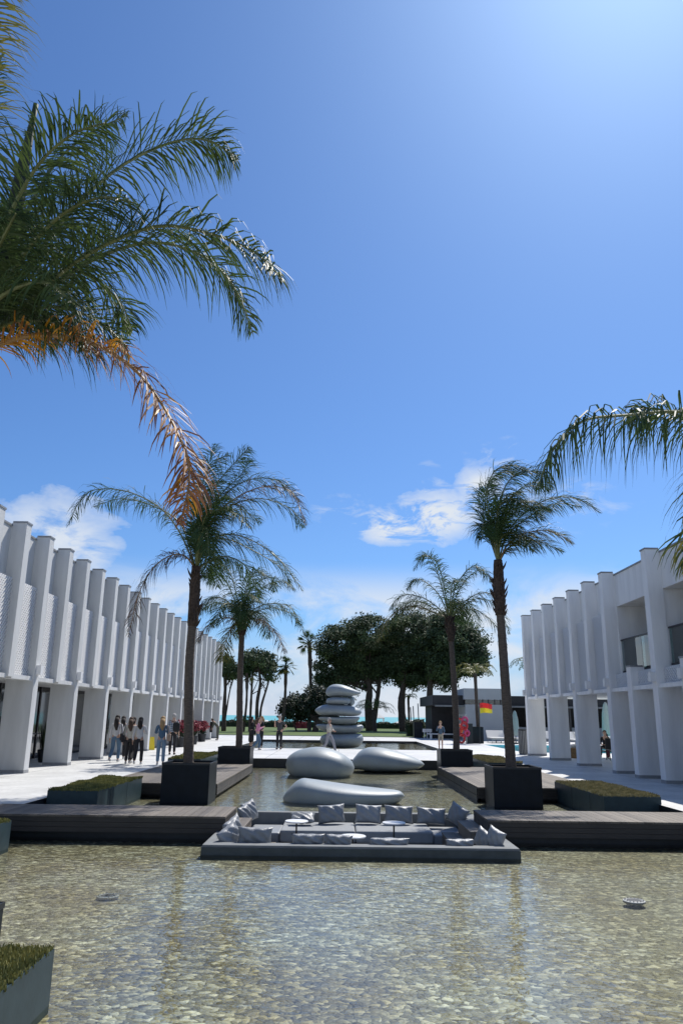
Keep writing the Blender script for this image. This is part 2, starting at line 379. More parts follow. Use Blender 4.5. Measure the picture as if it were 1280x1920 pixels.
def thing(name, label, cat, loc=(0, 0, 0), group=None, rz=0):
    o = bpy.data.objects.new(name, None); COL.objects.link(o); o.location = loc; o.rotation_euler[2] = rz
    o.empty_display_size = .2
    return tag(o, label, cat, group)
class Pt:
    """collects parts under a thing whose meshes are given in world coordinates"""
    def __init__(s, root): s.root = root; s.loc = tuple(root.location)
    def add(s, mb, name, mats, **k): return mb.build(name, mats, s.root, shift=s.loc, **k)
def copy_tree(o, parent=None):
    c = o.copy(); COL.objects.link(c)
    if parent is not None: c.parent = parent
    for ch in list(o.children): copy_tree(ch, c)
    return c
def catmull(pts, n):
    P_ = [pts[0]*2-pts[1]]+list(pts)+[pts[-1]*2-pts[-2]]; out = []
    segs = len(pts)-1
    for k in range(n+1):
        t = k/n*segs; i = min(int(t), segs-1); u = t-i
        a, b, c, d = P_[i], P_[i+1], P_[i+2], P_[i+3]
        out.append(.5*((2*b)+(c-a)*u+(2*a-5*b+4*c-d)*u*u+(-a+3*b-3*c+d)*u**3))
    return out

# ================================================================== SETTING
XL, XR = -6.1, 6.8            # basin edges
Y0, Y1 = 2.2, 33.0            # front/middle basin
BX, BY0, BY1 = 5.75, 43.2, 58.6
PX0, PX1, PY0_, PY1_ = 9.8, 21.0, 42.0, 53.5
WZ, WZ2, WZ3 = -.385, -.32, -.12
def ground_sheet():
    xs = [-600, XL, -BX, BX, XR, PX0, PX1, 600]; ys = [-60, Y0, Y1, PY0_, BY0, PY1_, BY1, 69.5]
    m = MB()
    for i in range(len(xs)-1):
        for j in range(len(ys)-1):
            cx, cy = (xs[i]+xs[i+1])/2, (ys[j]+ys[j+1])/2
            if XL < cx < XR and Y0 < cy < Y1: continue
            if abs(cx) < BX and BY0 < cy < BY1: continue
            if PX0 < cx < PX1 and PY0_ < cy < PY1_: continue
            m.poly([(xs[i], ys[j], 0), (xs[i+1], ys[j], 0), (xs[i+1], ys[j+1], 0), (xs[i], ys[j+1], 0)])
    tag(m.build('paving', 'paving'), kind='structure')
ground_sheet()
def basin(name, x0, x1, y0, y1, zb, wall_mat):
    m = MB()
    m.poly([(x0, y0, zb), (x0, y0, -.001), (x0, y1, -.001), (x0, y1, zb)]); m.poly([(x1, y0, zb), (x1, y1, zb), (x1, y1, -.001), (x1, y0, -.001)])
    m.poly([(x0, y1, zb), (x0, y1, -.001), (x1, y1, -.001), (x1, y1, zb)]); m.poly([(x0, y0, zb), (x1, y0, zb), (x1, y0, -.001), (x0, y0, -.001)])
    tag(m.build(name, wall_mat), kind='structure')
basin('basin_wall', XL, XR, Y0, Y1, -.66, 'dark_paint'); basin('basin_wall', -BX, BX, BY0, BY1, -.5, 'dark_paint')
basin('pool_wall', PX0, PX1, PY0_, PY1_, -1.2, 'pool_tile')
def sheet(name, x0, x1, y0, y1, z, m_, kind='structure'):
    m = MB(); m.poly([(x0, y0, z), (x1, y0, z), (x1, y1, z), (x0, y1, z)]); o = m.build(name, m_); o['kind'] = kind; return o
sheet('basin_floor', -BX, BX, BY0, BY1, -.20, 'pebbles')
sheet('pool_floor', PX0, PX1, PY0_, PY1_, -1.1, 'pool_tile')
def water_sheet():      # front water, cut around the sunken lounge; middle water behind it slightly higher
    def cut(y0, y1, z):
        m = MB(); xs = [XL+.002, -2.06, 2.82, XR-.002]
        for i in range(3):
            for (a, b) in ((y0, min(y1, 12.82)), (max(y0, 12.82), min(y1, 17.1)), (max(y0, 17.1), y1)):
                if b-a < .01: continue
                if i == 1 and a >= 12.81 and b <= 17.11: continue
                m.poly([(xs[i], a, z), (xs[i+1], a, z), (xs[i+1], b, z), (xs[i], b, z)])
        return m
    tag(cut(Y0, 15.0, WZ-.055).build('basin_floor', 'pebbles'), kind='structure'); tag(cut(15.0, Y1, WZ2-.055).build('basin_floor', 'pebbles'), kind='structure')
    tag(cut(Y0+.002, 15.0, WZ).build('water', 'water_basin'), kind='structure')
    tag(cut(15.0, Y1-.002, WZ2).build('water', 'water_basin'), kind='structure')
water_sheet()
sheet('water', -BX+.002, BX-.002, BY0+.002, BY1-.002, WZ3, 'water_basin')
sheet('water', PX0+.002, PX1-.002, PY0_+.002, PY1_-.002, -.1, 'water_pool')
sheet('lawn', -600, 600, 69.5, 121, 0.0, 'lawn')
def beach():
    m = MB(); m.poly([(-900, 121, -.01), (900, 121, -.01), (900, 160, -2.2), (-900, 160, -2.2)]); tag(m.build('beach', 'sand'), kind='structure')
beach()
sheet('sea', -9000, 9000, 150, 15000, -1.9, 'sea_water')
def lawn_edge():
    m = MB(); m.box(-60, 60, 69.35, 69.5, .002, .05); tag(m.build('lawn_kerb', 'concrete_rim'), kind='structure')
lawn_edge()

# ------------------------------------------------------------------ timber decks
def deck(label, x0, x1, y0, y1, fascia_side, zb=-.27, drop=-.62):
    t = thing('timber_deck', label, 'deck', ((x0+x1)/2, (y0+y1)/2, 0), 'timber decks over the water'); P_ = Pt(t)
    m = MB(); x = x0; w = .145
    while x < x1-.01:
        m.box(x+.003, min(x+w-.003, x1), y0, y1, -.028, 0.004); x += w
    P_.add(m, 'planks', 'deck_wood')
    m = MB()
    if 'f' in fascia_side:
        for k in range(3):
            a = -.030-k*.083; m.box(x0, x1, y0+.01+.006*k, y0+.045+.006*k, a-.078, a)
    if 'l' in fascia_side:
        for k in range(3):
            a = -.030-k*.083; m.box(x0-.0+.012, x0+.04, y0+.07, y1, a-.078, a)
    if 'r' in fascia_side:
        for k in range(3):
            a = -.030-k*.083; m.box(x1-.04, x1-.012, y0+.07, y1, a-.078, a)
    P_.add(m, 'fascia', 'fascia_wood')
    m = MB(); m.box(max(x0, XL)+.10, min(x1, XR)-.10, y0+.16, y1-.05, drop, -.034); P_.add(m, 'support_frame', 'dark_paint')
    return t, P_
deck('left cross walkway of grey planks ending at the sunken lounge', -6.5, -1.95, 14.15, 15.68, 'fr')
deck('right cross walkway of grey planks ending at the sunken lounge', 2.62, 6.9, 14.15, 15.68, 'fl')
deck('side deck of grey planks behind the tall left palm planter', XL, -3.1, 20.66, 28.95, 'fr')
dr, P_ = deck('side deck with tiled edge behind the tall right palm planter', 3.6, XR, 20.66, 28.95, 'f')
m = MB()
y = 20.75
while y < 28.8:
    m.box(3.585, 3.62, y, min(y+1.30, 28.9), -.20, -.034); m.box(3.585, 3.62, y, min(y+1.30, 28.9), -.40, -.212); y += 1.32
P_.add(m, 'edge_tiles', 'planter_steel')

# ------------------------------------------------------------------ colonnaded buildings
def building(side):
    s = side; X = -9.15 if s < 0 else 9.25      # outer face of fins
    top = 7.05 if s < 0 else 6.76; mid = 2.70
    if s < 0:
        pitch = 1.84; ys = [21.45+pitch*k for k in range(-6, 22)]; tall = [k % 2 == 0 for k in range(28)]
        # tall ones at 23.3, 26.98 ...
        tall = [abs(((y-23.29)/3.68) - round((y-23.29)/3.68)) < .1 for y in ys]
    else:
        ys = [38.45-1.985*k for k in range(0, 13)]; tall = [k % 2 == 0 for k in range(13)]
    th = .36; FD = .44; LD = .84
    y_end = max(ys)+th; y_start = min(ys)-1.5
    def bx(m, a, b, y0, y1, z0, z1):         # a,b = depth behind the fin face
        xa, xb = X+s*a, X+s*b; m.box(min(xa, xb), max(xa, xb), y0, y1, z0, z1)
    nm = 'long white two storey building left of the water with upright fins over ground pillars' if s < 0 else 'long white two storey building right of the water with open arcade and glass balconies'
    t = thing('hotel_building', nm, 'building', (X+s*4, (y_start+y_end)/2, 0)); P_ = Pt(t)
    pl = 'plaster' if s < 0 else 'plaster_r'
    depth = 9.0
    wallx = FD-.01
    if s < 0:
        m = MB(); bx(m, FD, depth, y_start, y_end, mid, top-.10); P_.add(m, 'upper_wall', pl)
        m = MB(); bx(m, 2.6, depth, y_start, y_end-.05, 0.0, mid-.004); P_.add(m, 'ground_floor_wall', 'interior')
        m = MB(); bx(m, FD-.03, depth+.05, y_start, y_end+.02, top-.10, top-.045); P_.add(m, 'coping', 'coping')
    else:
        m = MB(); yb = 26.5      # closed part (far), balcony part (near)
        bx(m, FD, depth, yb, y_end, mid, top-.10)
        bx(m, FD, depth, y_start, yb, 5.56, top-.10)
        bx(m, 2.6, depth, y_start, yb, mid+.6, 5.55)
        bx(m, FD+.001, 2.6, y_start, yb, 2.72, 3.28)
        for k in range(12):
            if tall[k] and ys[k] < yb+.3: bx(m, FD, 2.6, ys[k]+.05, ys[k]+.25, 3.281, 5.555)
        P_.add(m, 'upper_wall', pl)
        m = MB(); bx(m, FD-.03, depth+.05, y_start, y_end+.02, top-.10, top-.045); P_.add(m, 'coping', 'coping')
        for k in range(0, 13, 2):            # rear columns of the open ground floor
            m = MB(); bx(m, depth-1.0, depth-.4, ys[k], ys[k]+.4, 0, mid); P_.add(m, 'rear_pillar', pl)
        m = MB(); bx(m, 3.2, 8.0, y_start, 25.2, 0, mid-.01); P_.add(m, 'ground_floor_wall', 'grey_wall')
    for k, y in enumerate(ys):
        low = (s > 0 and not tall[k] and y < 26.0)
        m = MB(); z0 = 0 if (tall[k] or low) else mid-.02
        ztop = 3.36 if low else top
        if tall[k] or low: bx(m, 0, LD, y, y+th, .09, mid)
        if low: bx(m, 0, FD, y, y+th, mid, ztop)
        elif tall[k]: bx(m, 0, FD, y, y+th, mid, ztop)
        else: bx(m, 0, FD, y, y+th, mid-.02, ztop)
        o = P_.add(m, 'pillar' if (tall[k] or low) else 'fin', pl)
        if tall[k] or low:
            m = MB(); bx(m, -.006, LD+.006, y-.006, y+th+.006, 0, .09); P_.add(m, 'plinth', 'plinth')
        m = MB(); bx(m, -.02, FD-.035, y-.02, y+th+.02, ztop, ztop+.05); P_.add(m, 'cap', 'coping')
        if (tall[k] or k % 4 == 1) and y > 19:
            m = MB(); bx(m, -.14, .0-.001, y+.08, y+.28, mid+.12, mid+.40); P_.add(m, 'wall_light', 'white_paint')
    # lattice screens and sills between fins
    ys_s = sorted(ys)
    for k in range(len(ys_s)-1):
        a, b = ys_s[k]+th, ys_s[k+1]
        if b < 16: continue
        m = MB(); bx(m, -.0+.06, FD, a, b, mid-.06, mid+.06); P_.add(m, 'sill', pl)
        balc = s > 0 and b < 26.6
        z0, z1 = (mid+.07, 5.42) if not balc else (mid+.07, 3.22)
        m = MB(); xx = X+s*.24
        st = .135
        H_ = z1-z0; Wd = b-a; n = int((H_+Wd)/st)
        for dirn in (1, -1):
            for q in range(n+1):
                c = q*st                      # line z = z0 + c - u  (u across), clipped
                u0 = max(0, c-H_); u1 = min(Wd, c)
                if u1-u0 < .03: continue
                p, r = (a+u0, z0+c-u0), (a+u1, z0+c-u1)
                if dirn < 0: p, r = (b-u0, p[1]), (b-u1, r[1])
                m.bar((xx+s*.012*dirn, p[0], p[1]), (xx+s*.012*dirn, r[0], r[1]), (.033 if s < 0 else .031), .03, up=(1, 0, 0))
        P_.add(m, 'lattice_screen', 'lattice')
        m = MB(); bx(m, FD-.0045, FD-.0005, a, b, z0, z1); P_.add(m, 'screen_backing', 'recess')
        if balc and (k % 1 == 0):
            pass
    if s > 0:                                   # balcony glass + rails between tall pillars
        tl = [y for k, y in enumerate(ys) if tall[k]]
        for y in tl:
            if y > 24 or y < 14: continue
            a, b = y+th, y+3.97
            m = MB(); bx(m, .50, .515, a, (a+b)/2-.01, 3.34, 4.36); bx(m, .50, .515, (a+b)/2+.01, b, 3.34, 4.36); P_.add(m, 'balcony_glass', 'rail_glass')
            m = MB(); bx(m, .47, .54, a, b, 4.36, 4.41); bx(m, .47, .54, a, b, 3.285, 3.35); P_.add(m, 'balcony_rail', 'black_metal')
            m = MB(); bx(m, 2.585, 2.598, a+.4, b-.9, 3.35, 5.4); P_.add(m, 'balcony_door', 'glass_dark')
    else:                                        # glass shop front behind the left pillars
        for k in range(0, len(ys)-1):
            y = ys[k]
            if y < 19: continue
            m = MB(); bx(m, 2.57, 2.598, y+.08, y+1.78, .1, 2.55); g = P_.add(m, 'glass_front', 'glass_dark')
            m = MB(); bx(m, 2.53, 2.60, y-.04, y+.06, 0, 2.69); bx(m, 2.54, 2.60, y+.061, y+1.79, .9, .95); P_.add(m, 'mullion', 'black_metal')
    return t
building(-1); building(1)

# ------------------------------------------------------------------ planters
def sedum(P_, x0, x1, y0, y1, z, n, mats='sedum', name='ground_cover', size=.05, seed=1):
    rnd = random.Random(seed); m = MB()
    m.box(x0, x1, y0, y1, z-.12, z-.015)
    for i in range(n):
        x, y = rnd.uniform(x0-.03, x1+.03), rnd.uniform(y0-.03, y1+.03)
        h = size*rnd.uniform(.5, 1.5)*(1+.6*math.sin(x*5+seed)*math.sin(y*3.3))
        a = rnd.uniform(0, math.pi); dx, dy = math.cos(a)*size*.55, math.sin(a)*size*.55
        lx, ly = rnd.uniform(-.6, .6)*h, rnd.uniform(-.6, .6)*h
        m.poly([(x-dx, y-dy, z-.02), (x+dx, y+dy, z-.02), (x+dx*.4+lx, y+dy*.4+ly, z+h), (x-dx*.4+lx, y-dy*.4+ly, z+h)])
    P_.add(m, name, mats)
def low_planter(label, x0, x1, y0, y1, z, n, mats='sedum', seed=1, size=.05):
    t = thing('low_planter', label, 'planter', ((x0+x1)/2, (y0+y1)/2, -.45), 'low planters of ground cover'); P_ = Pt(t)
    m = MB(); w = .03
    m.box(x0, x1, y0, y0+w, -.64, z); m.box(x0, x1, y1-w, y1, -.64, z); m.box(x0, x0+w, y0+w, y1-w, -.64, z); m.box(x1-w, x1, y0+w, y1-w, -.64, z)
    P_.add(m, 'box', 'low_planter')
    m = MB(); k = y0+.95
    while k < y1-.3:
        m.box(x0-.004, x0, k, k+.008, -.6, z-.03); m.box(x1, x1+.004, k, k+.008, -.6, z-.03); k += 1.35
    P_.add(m, 'panel_seams', 'dark_paint')
    sedum(P_, x0+w, x1-w, y0+w, y1-w, z+.005, n, mats, seed=seed, size=size)
low_planter('low steel planter in the bottom left corner of the near water', -3.5, -2.13, 2.6, 6.42, -.01, 26000, 'sedum', 1, .017)
low_planter('low planter in front of the left cross walkway, cut by the left edge', -6.28, -5.26, 9.6, 13.14, .03, 9000, 'sedum', 2, .032)
low_planter('low planter of green ground cover between left cross walkway and paving', -6.05, -5.0, 16.8, 20.5, .15, 12000, 'sedum', 3, .028)
low_planter('low planter of dry ground cover between right cross walkway and shaded paving', 5.64, 6.86, 17.1, 20.9, .15, 13000, 'sedum_dry', 4, .028)
low_planter('low planter of ground cover behind the left deck near the path', -6.2, -5.0, 29.0, 33.8, .15, 7000, 'sedum', 5, .04)
low_planter('low planter of ground cover behind the right deck near the path', 5.5, 6.75, 29.2, 34.2, .15, 7000, 'sedum_dry', 6, .04)

def tall_planter(label, x0, y0, ztop=.58, w=1.23, d=1.15):
    t = thing('palm_planter', label, 'planter', (x0+w/2, y0+d/2, -.62), 'tall dark planters holding palms'); P_ = Pt(t)
    m = MB(); x1, y1 = x0+w, y0+d; k = .035
    m.box(x0, x1, y0, y0+k, -.64, ztop); m.box(x0, x1, y1-k, y1, -.64, ztop); m.box(x0, x0+k, y0+k, y1-k, -.64, ztop); m.box(x1-k, x1, y0+k, y1-k, -.64, ztop)
    P_.add(m, 'box', 'planter_steel')
    m = MB()
    for a, b, c, d_ in ((x0-.008, x1+.008, y0-.008, y0), (x0-.008, x1+.008, y1, y1+.008), (x0-.008, x0, y0, y1), (x1, x1+.008, y0, y1)):
        m.box(a, b, c, d_, ztop-.045, ztop+.006)
    P_.add(m, 'rim', 'dark_paint')
    m = MB(); m.box(x0+k, x1-k, y0+k, y1-k, ztop-.3, ztop-.05); P_.add(m, 'soil', 'soil')
tall_planter('tall dark planter of the nearer left palm', -4.25, 19.3, .58, 1.15)
tall_planter('tall dark planter of the nearer right palm', 3.74, 19.3, .58, 1.17)
tall_planter('tall dark planter of the farther left palm', -4.40, 29.05, .58, 1.18)
tall_planter('tall dark planter of the farther right palm', 3.74, 29.05, .58, 1.17)
tall_planter('tall dark planter at the left edge behind the near low planter', -4.28, 6.52, .03)

# ------------------------------------------------------------------ palms
def frond_mesh(pts, ll, n, seed, width=.03, wind=(0, 0, 0), droop=1.0, bare=.14, tipshort=.35, mi_fn=None, rad=.022, segs=3, vee=.35):
    rnd = random.Random(seed); m = MB()
    cp = catmull([Vector(p) for p in pts], 26)
    m.tube(cp, [rad*(1-.85*i/26)+.003 for i in range(27)], 5, 0)
    W_ = Vector(wind)
    for i in range(n):
        t = bare+(1-bare)*(i+rnd.uniform(-.3, .3))/n
        t = min(max(t, 0), .999)
        k = t*26; j = min(int(k), 25); u = k-j
        p = cp[j].lerp(cp[j+1], u); T = (cp[j+1]-cp[j]).normalized()
        side = T.cross(Vector((0, 0, 1)))
        if side.length < .15: side = T.cross(Vector((0, 1, 0)))
        side.normalize(); up = side.cross(T).normalized()
        tt = (t-bare)/(1-bare); prof = math.sin(math.pi*min(1, .14+.86*tt))**.5 if tt < .75 else max(.16, .9*(1-(tt-.75)/.25)**.7)
        for sg in (-1, 1):
            L_ = ll*prof*rnd.uniform(.82, 1.12)
            d = (side*sg*rnd.uniform(.6, 1.05)+T*rnd.uniform(.35, 1.1)+up*rnd.uniform(-.45, vee+.15)).normalized()
            q = p.copy(); w = width*rnd.uniform(.8, 1.15)
            nrm = Vector((0, 0, 1)); wd = d.cross(up).normalized()
            if rnd.random() < .5: wd = (wd+up*rnd.uniform(-.8, .8)).normalized()
            prev = (q-wd*w*.2, q+wd*w*.2)
            mi = mi_fn(t, rnd) if mi_fn else 1
            for s in range(segs):
                d = (d+Vector((0, 0, -1))*droop*rnd.uniform(.22, .5)*(s+.3)+W_*rnd.uniform(.5, 1.2)).normalized()
                q = q+d*(L_/segs)
                ww = w*(1-((s+1)/segs)**2)*(1 if s else .95)+.0015
                cur = (q-wd*ww*.5, q+wd*ww*.5)
                m.poly([prev[0], prev[1], cur[1], cur[0]], mi)
                prev = cur
    return m
def trunk_mesh(pts, r0, r1, boots_from=.8, boot_r=1.7, seed=0, rings=26):
    rnd = random.Random(seed); m = MB(); n = 90
    cp = catmull([Vector(p) for p in pts], n); rr = []
    for i in range(n+1):
        t = i/n; r = r0+(r1-r0)*t
        if t < .05: r *= 1+.35*(1-t/.05)
        ph = (t*rings) % 1.0
        r *= 1+.05*(ph < .22)+rnd.uniform(-.012, .012)
        rr.append(r)
    m.tube(cp, rr, 12, 0)
    bm_ = MB()
    i0 = int(boots_from*n)
    cpb = cp[i0:]; L_ = len(cpb)
    rb = []
    for i in range(L_):
        t = i/(L_-1); rb.append((rr[i0+i])*(1.08+(boot_r-1)*math.sin(math.pi*min(1, t*.9+.05))**.7)*(1+rnd.uniform(-.05, .05)))
    bm_.tube(cpb, rb, 12, 0)
    for k in range(46):                        # stubs of old leaf bases
        t = rnd.uniform(.0, .92); i = int(t*(L_-1)); c = cpb[i]; a = rnd.uniform(0, 6.28)
        d = Vector((math.cos(a), math.sin(a), 0)); l = rnd.uniform(.05, .16)
        s = c+d*rb[i]*.8
        bm_.tube([s, s+d*l*.5+Vector((0, 0, l*.8)), s+d*l*.9+Vector((0, 0, l*1.7))], [.035, .025, .006], 5, 0)
    return m, bm_
def palm(label, base, trunk_px, Y, fronds, seed, r0=.135, r1=.095, ll=.84, n=96, width=.024, wind=(0, 0, 0), boots_from=.72, rings=26, leaf='leaf', boot_r=1.35, kind='palm_tree', group='palms planted along the water', rad=.022, segs=3, fill=8, fl=2.2, dr=.8, spear=None):
    t = thing(kind, label, 'palm tree', base, group); P_ = Pt(t)
    pts = [Vector(base)]+[at(a, b, Y) for a, b in trunk_px]
    tm, bm_ = trunk_mesh(pts, r0, r1, boots_from, boot_r, seed, rings)
    tr = P_.add(tm, 'trunk', 'trunk', smooth=True)
    P_.add(bm_, 'leaf_bases', 'boots', smooth=True)
    top = pts[-1]
    rnd = random.Random(seed)
    for i, fr in enumerate(fronds):
        px, dys, kw = fr[0], fr[1], (fr[2] if len(fr) > 2 else {})
        k2 = dict(kw); lf = k2.pop('leaf', leaf); rc = k2.pop('rachis', 'rachis')
        k2.setdefault('droop', dr); k2.setdefault('vee', .45); lmul = k2.pop('lmul', 1.0); nn = int(k2.pop('n', n)*(1.35 if leaf == 'leaf_near' else 1))
        P3 = [top+Vector((0, 0, -.10))]
        for j, (a, b) in enumerate(px):
            P3.append(at(a, b, Y+dys*(j+1)/len(px)))
        mats = [rc]+(lf if isinstance(lf, list) else [lf])
        P_.add(frond_mesh(P3, ll*lmul, nn, seed*100+i, width, wind, rad=rad, segs=segs, **k2), 'frond', mats)
    if spear:
        m = MB(); c = catmull([at(a, b, Y) for a, b in spear], 14); m.tube(c, [.03+.055*math.sin(math.pi*min(1, i/15+.15)) for i in range(15)], 8)
        P_.add(m, 'spear_leaf', 'shrub_leaf', smooth=True)
    for i in range(fill):                      # fronds that lean towards and away from the path
        a = rnd.choice([1, -1])*math.pi/2+rnd.uniform(-.9, .9)
        el = rnd.uniform(.15, 1.2); L_ = fl*rnd.uniform(.75, 1.05)
        h = Vector((math.cos(a), math.sin(a), 0))+Vector((wind[0], wind[1], 0))*1.5
        P3 = [top+Vector((0, 0, -.1)), top+h*L_*.35*math.cos(el*.6)+Vector((0, 0, L_*.42*math.sin(el+.3))), top+h*L_*.72+Vector((0, 0, L_*.42*math.sin(el+.1))), top+h*L_*.98+Vector((0, 0, L_*(.42*math.sin(el)-.38)))]
        P_.add(frond_mesh(P3, ll, n, seed*100+50+i, width, wind, rad=rad, segs=segs), 'frond', ['rachis', leaf])
    return t
brown = dict(leaf='leaf_brown', rachis='rachis_brown')
yel = dict(leaf='leaf_yellow', rachis='rachis_brown')
palm('tall palm in the nearer left planter with a drooping brown frond', (-3.72, 19.9, .3),
     [(354, 1380), (355, 1250), (362, 1160), (368, 1062)], 19.9,
     [([(338, 1000), (300, 952), (240, 922), (180, 918), (150, 940), (128, 985)], -1.0, {}),
      ([(340, 985), (290, 950), (230, 935), (175, 950)], .8, {}),
      ([(372, 1000), (382, 930), (392, 870), (402, 832)], .5, {'vee': .6}),
      ([(368, 1000), (374, 940), (390, 880), (428, 850)], -.6, {}),
      ([(380, 985), (402, 915), (440, 868), (468, 838)], -.4, {}),
      ([(384, 985), (412, 930), (452, 890), (466, 862)], .9, {}),
      ([(392, 985), (440, 935), (500, 912), (548, 925), (574, 985)], -.6, brown),
      ([(390, 980), (430, 920), (480, 897), (530, 905), (560, 940)], .5, {}),
      ([(388, 990), (430, 950), (490, 935), (545, 955), (568, 990)], 1.0, {}),
      ([(386, 1020), (425, 1002), (470, 1012), (525, 1050), (568, 1108)], -.8, {}),
      ([(384, 1025), (420, 1010), (470, 1030), (520, 1060), (545, 1092)], .8, {}),
      ([(350, 1045), (325, 1040), (290, 1062), (262, 1110), (240, 1195)], -.8, brown),
      ([(375, 1000), (395, 950), (420, 930)], -1.6, {}), ([(372, 990), (380, 930), (410, 900)], 1.8, {}),
      ([(374, 1000), (400, 960), (440, 960), (470, 990)], -1.6, {}), ([(372, 1000), (400, 965), (450, 955), (490, 980)], 1.6, {})],
     1, wind=(.10, 0, 0), fill=4, fl=2.0)
palm('tall wind-blown palm in the nearer right planter with crooked trunk', (4.31, 19.9, .3),
     [(955, 1400), (948, 1300), (941, 1200), (936, 1130), (933, 1050)], 19.9,
     [([(920, 990), (912, 930), (925, 885), (955, 872), (985, 882)], -.6, {}),
      ([(918, 995), (908, 940), (920, 900), (945, 885), (968, 890)], .6, {}),
      ([(915, 1000), (905, 960), (908, 920), (925, 895)], 1.0, {}),
      ([(930, 980), (945, 915), (975, 885), (1010, 888), (1035, 915)], -.8, {}),
      ([(935, 985), (960, 930), (1000, 905), (1030, 920)], .8, {}),
      ([(950, 1000), (985, 960), (1030, 935), (1080, 935), (1125, 962)], -.5, {}),
      ([(950, 1005), (990, 970), (1040, 945), (1090, 950)], .9, {}),
      ([(952, 1020), (985, 1000), (1030, 995), (1072, 1018)], -.6, yel),
      ([(950, 1030), (975, 1015), (1010, 1015), (1055, 1035)], .7, {}),
      ([(925, 1010), (914, 985), (905, 985), (903, 1010)], -.8, {}),
      ([(940, 990), (955, 960), (990, 950), (1015, 975)], -1.4, {}), ([(940, 990), (960, 950), (1000, 940), (1030, 960)], 1.4, {}),
      ([(930, 990), (935, 950), (960, 935), (990, 950)], -1.5, {}), ([(930, 990), (940, 940), (975, 920)], 1.5, {}),
      ([(938, 1010), (960, 1000), (980, 1010), (1000, 1035)], -1.2, {})],
     2, wind=(.30, 0, 0), fill=0, fl=1.7, boots_from=.74, boot_r=1.45, ll=.76)
palm('shorter palm in the farther left planter with spreading fronds', (-3.71, 29.6, .3),
     [(449, 1370), (450, 1280), (453, 1200), (454, 1165)], 29.6,
     [([(438, 1120), (420, 1085), (400, 1068), (390, 1095)], -.8, {}), ([(442, 1110), (432, 1075), (415, 1058), (395, 1066)], .8, {}),
      ([(435, 1135), (410, 1120), (385, 1128), (372, 1155)], -.6, {}), ([(435, 1140), (405, 1130), (382, 1142)], .9, {}),
      ([(437, 1160), (410, 1160), (385, 1178), (370, 1205)], -.6, brown),
      ([(440, 1170), (430, 1185), (420, 1215), (417, 1240)], -.8, yel),
      ([(458, 1120), (465, 1090), (482, 1070), (500, 1080)], -.6, {}), ([(462, 1120), (480, 1095), (508, 1082), (515, 1110)], .8, {}),
      ([(470, 1130), (495, 1100), (530, 1090), (552, 1105)], -.6, {}),
      ([(472, 1145), (505, 1132), (545, 1140), (572, 1190)], -.8, {}), ([(475, 1150), (510, 1140), (545, 1150), (565, 1172)], .8, {}),
      ([(470, 1160), (495, 1165), (520, 1190), (534, 1225)], -.7, brown),
      ([(458, 1130), (470, 1115), (490, 1130)], -1.8, {})],
     3, ll=.76, n=80, width=.030, boots_from=.80, boot_r=1.7, rings=20, fill=5, fl=1.9, r0=.13, r1=.10)
palm('shorter palm in the farther right planter with a yellowing low frond', (4.38, 29.6, .3),
     [(855, 1370), (851, 1290), (846, 1210), (842, 1155)], 29.6,
     [([(826, 1095), (812, 1055), (795, 1040), (775, 1070)], -.7, {}), ([(830, 1090), (818, 1055), (800, 1042), (782, 1050)], .8, {}),
      ([(822, 1115), (795, 1090), (775, 1088), (762, 1105)], .5, {}),
      ([(815, 1135), (785, 1118), (750, 1118), (728, 1145)], -.6, {}), ([(812, 1140), (785, 1128), (755, 1132), (738, 1150)], .8, {}),
      ([(815, 1150), (780, 1135), (745, 1150), (715, 1190)], -.8, {}), ([(790, 1140), (755, 1140), (725, 1165), (708, 1205)], -1.0, yel),
      ([(852, 1105), (870, 1075), (890, 1062), (912, 1078)], -.7, {}), ([(858, 1110), (880, 1080), (905, 1068), (920, 1092)], .8, {}),
      ([(868, 1130), (900, 1112), (930, 1118), (948, 1150)], -.6, {}), ([(870, 1135), (900, 1122), (935, 1140), (955, 1190)], .6, {}),
      ([(865, 1145), (895, 1145), (930, 1175), (948, 1215)], -.7, {}),
      ([(845, 1110), (850, 1090), (862, 1090)], -1.8, {})],
     4, ll=.72, n=62, width=.030, boots_from=.78, boot_r=1.6, rings=20, fill=3, fl=1.9, r0=.13, r1=.09)
def gold(t, rnd):
    return 1 if rnd.random() < max(.10, 1.3-t*1.6) else 2
near = dict(ll=.80, width=.0215, leaf='leaf_near', rad=.028, segs=4, dr=.55)
YN = 7.15
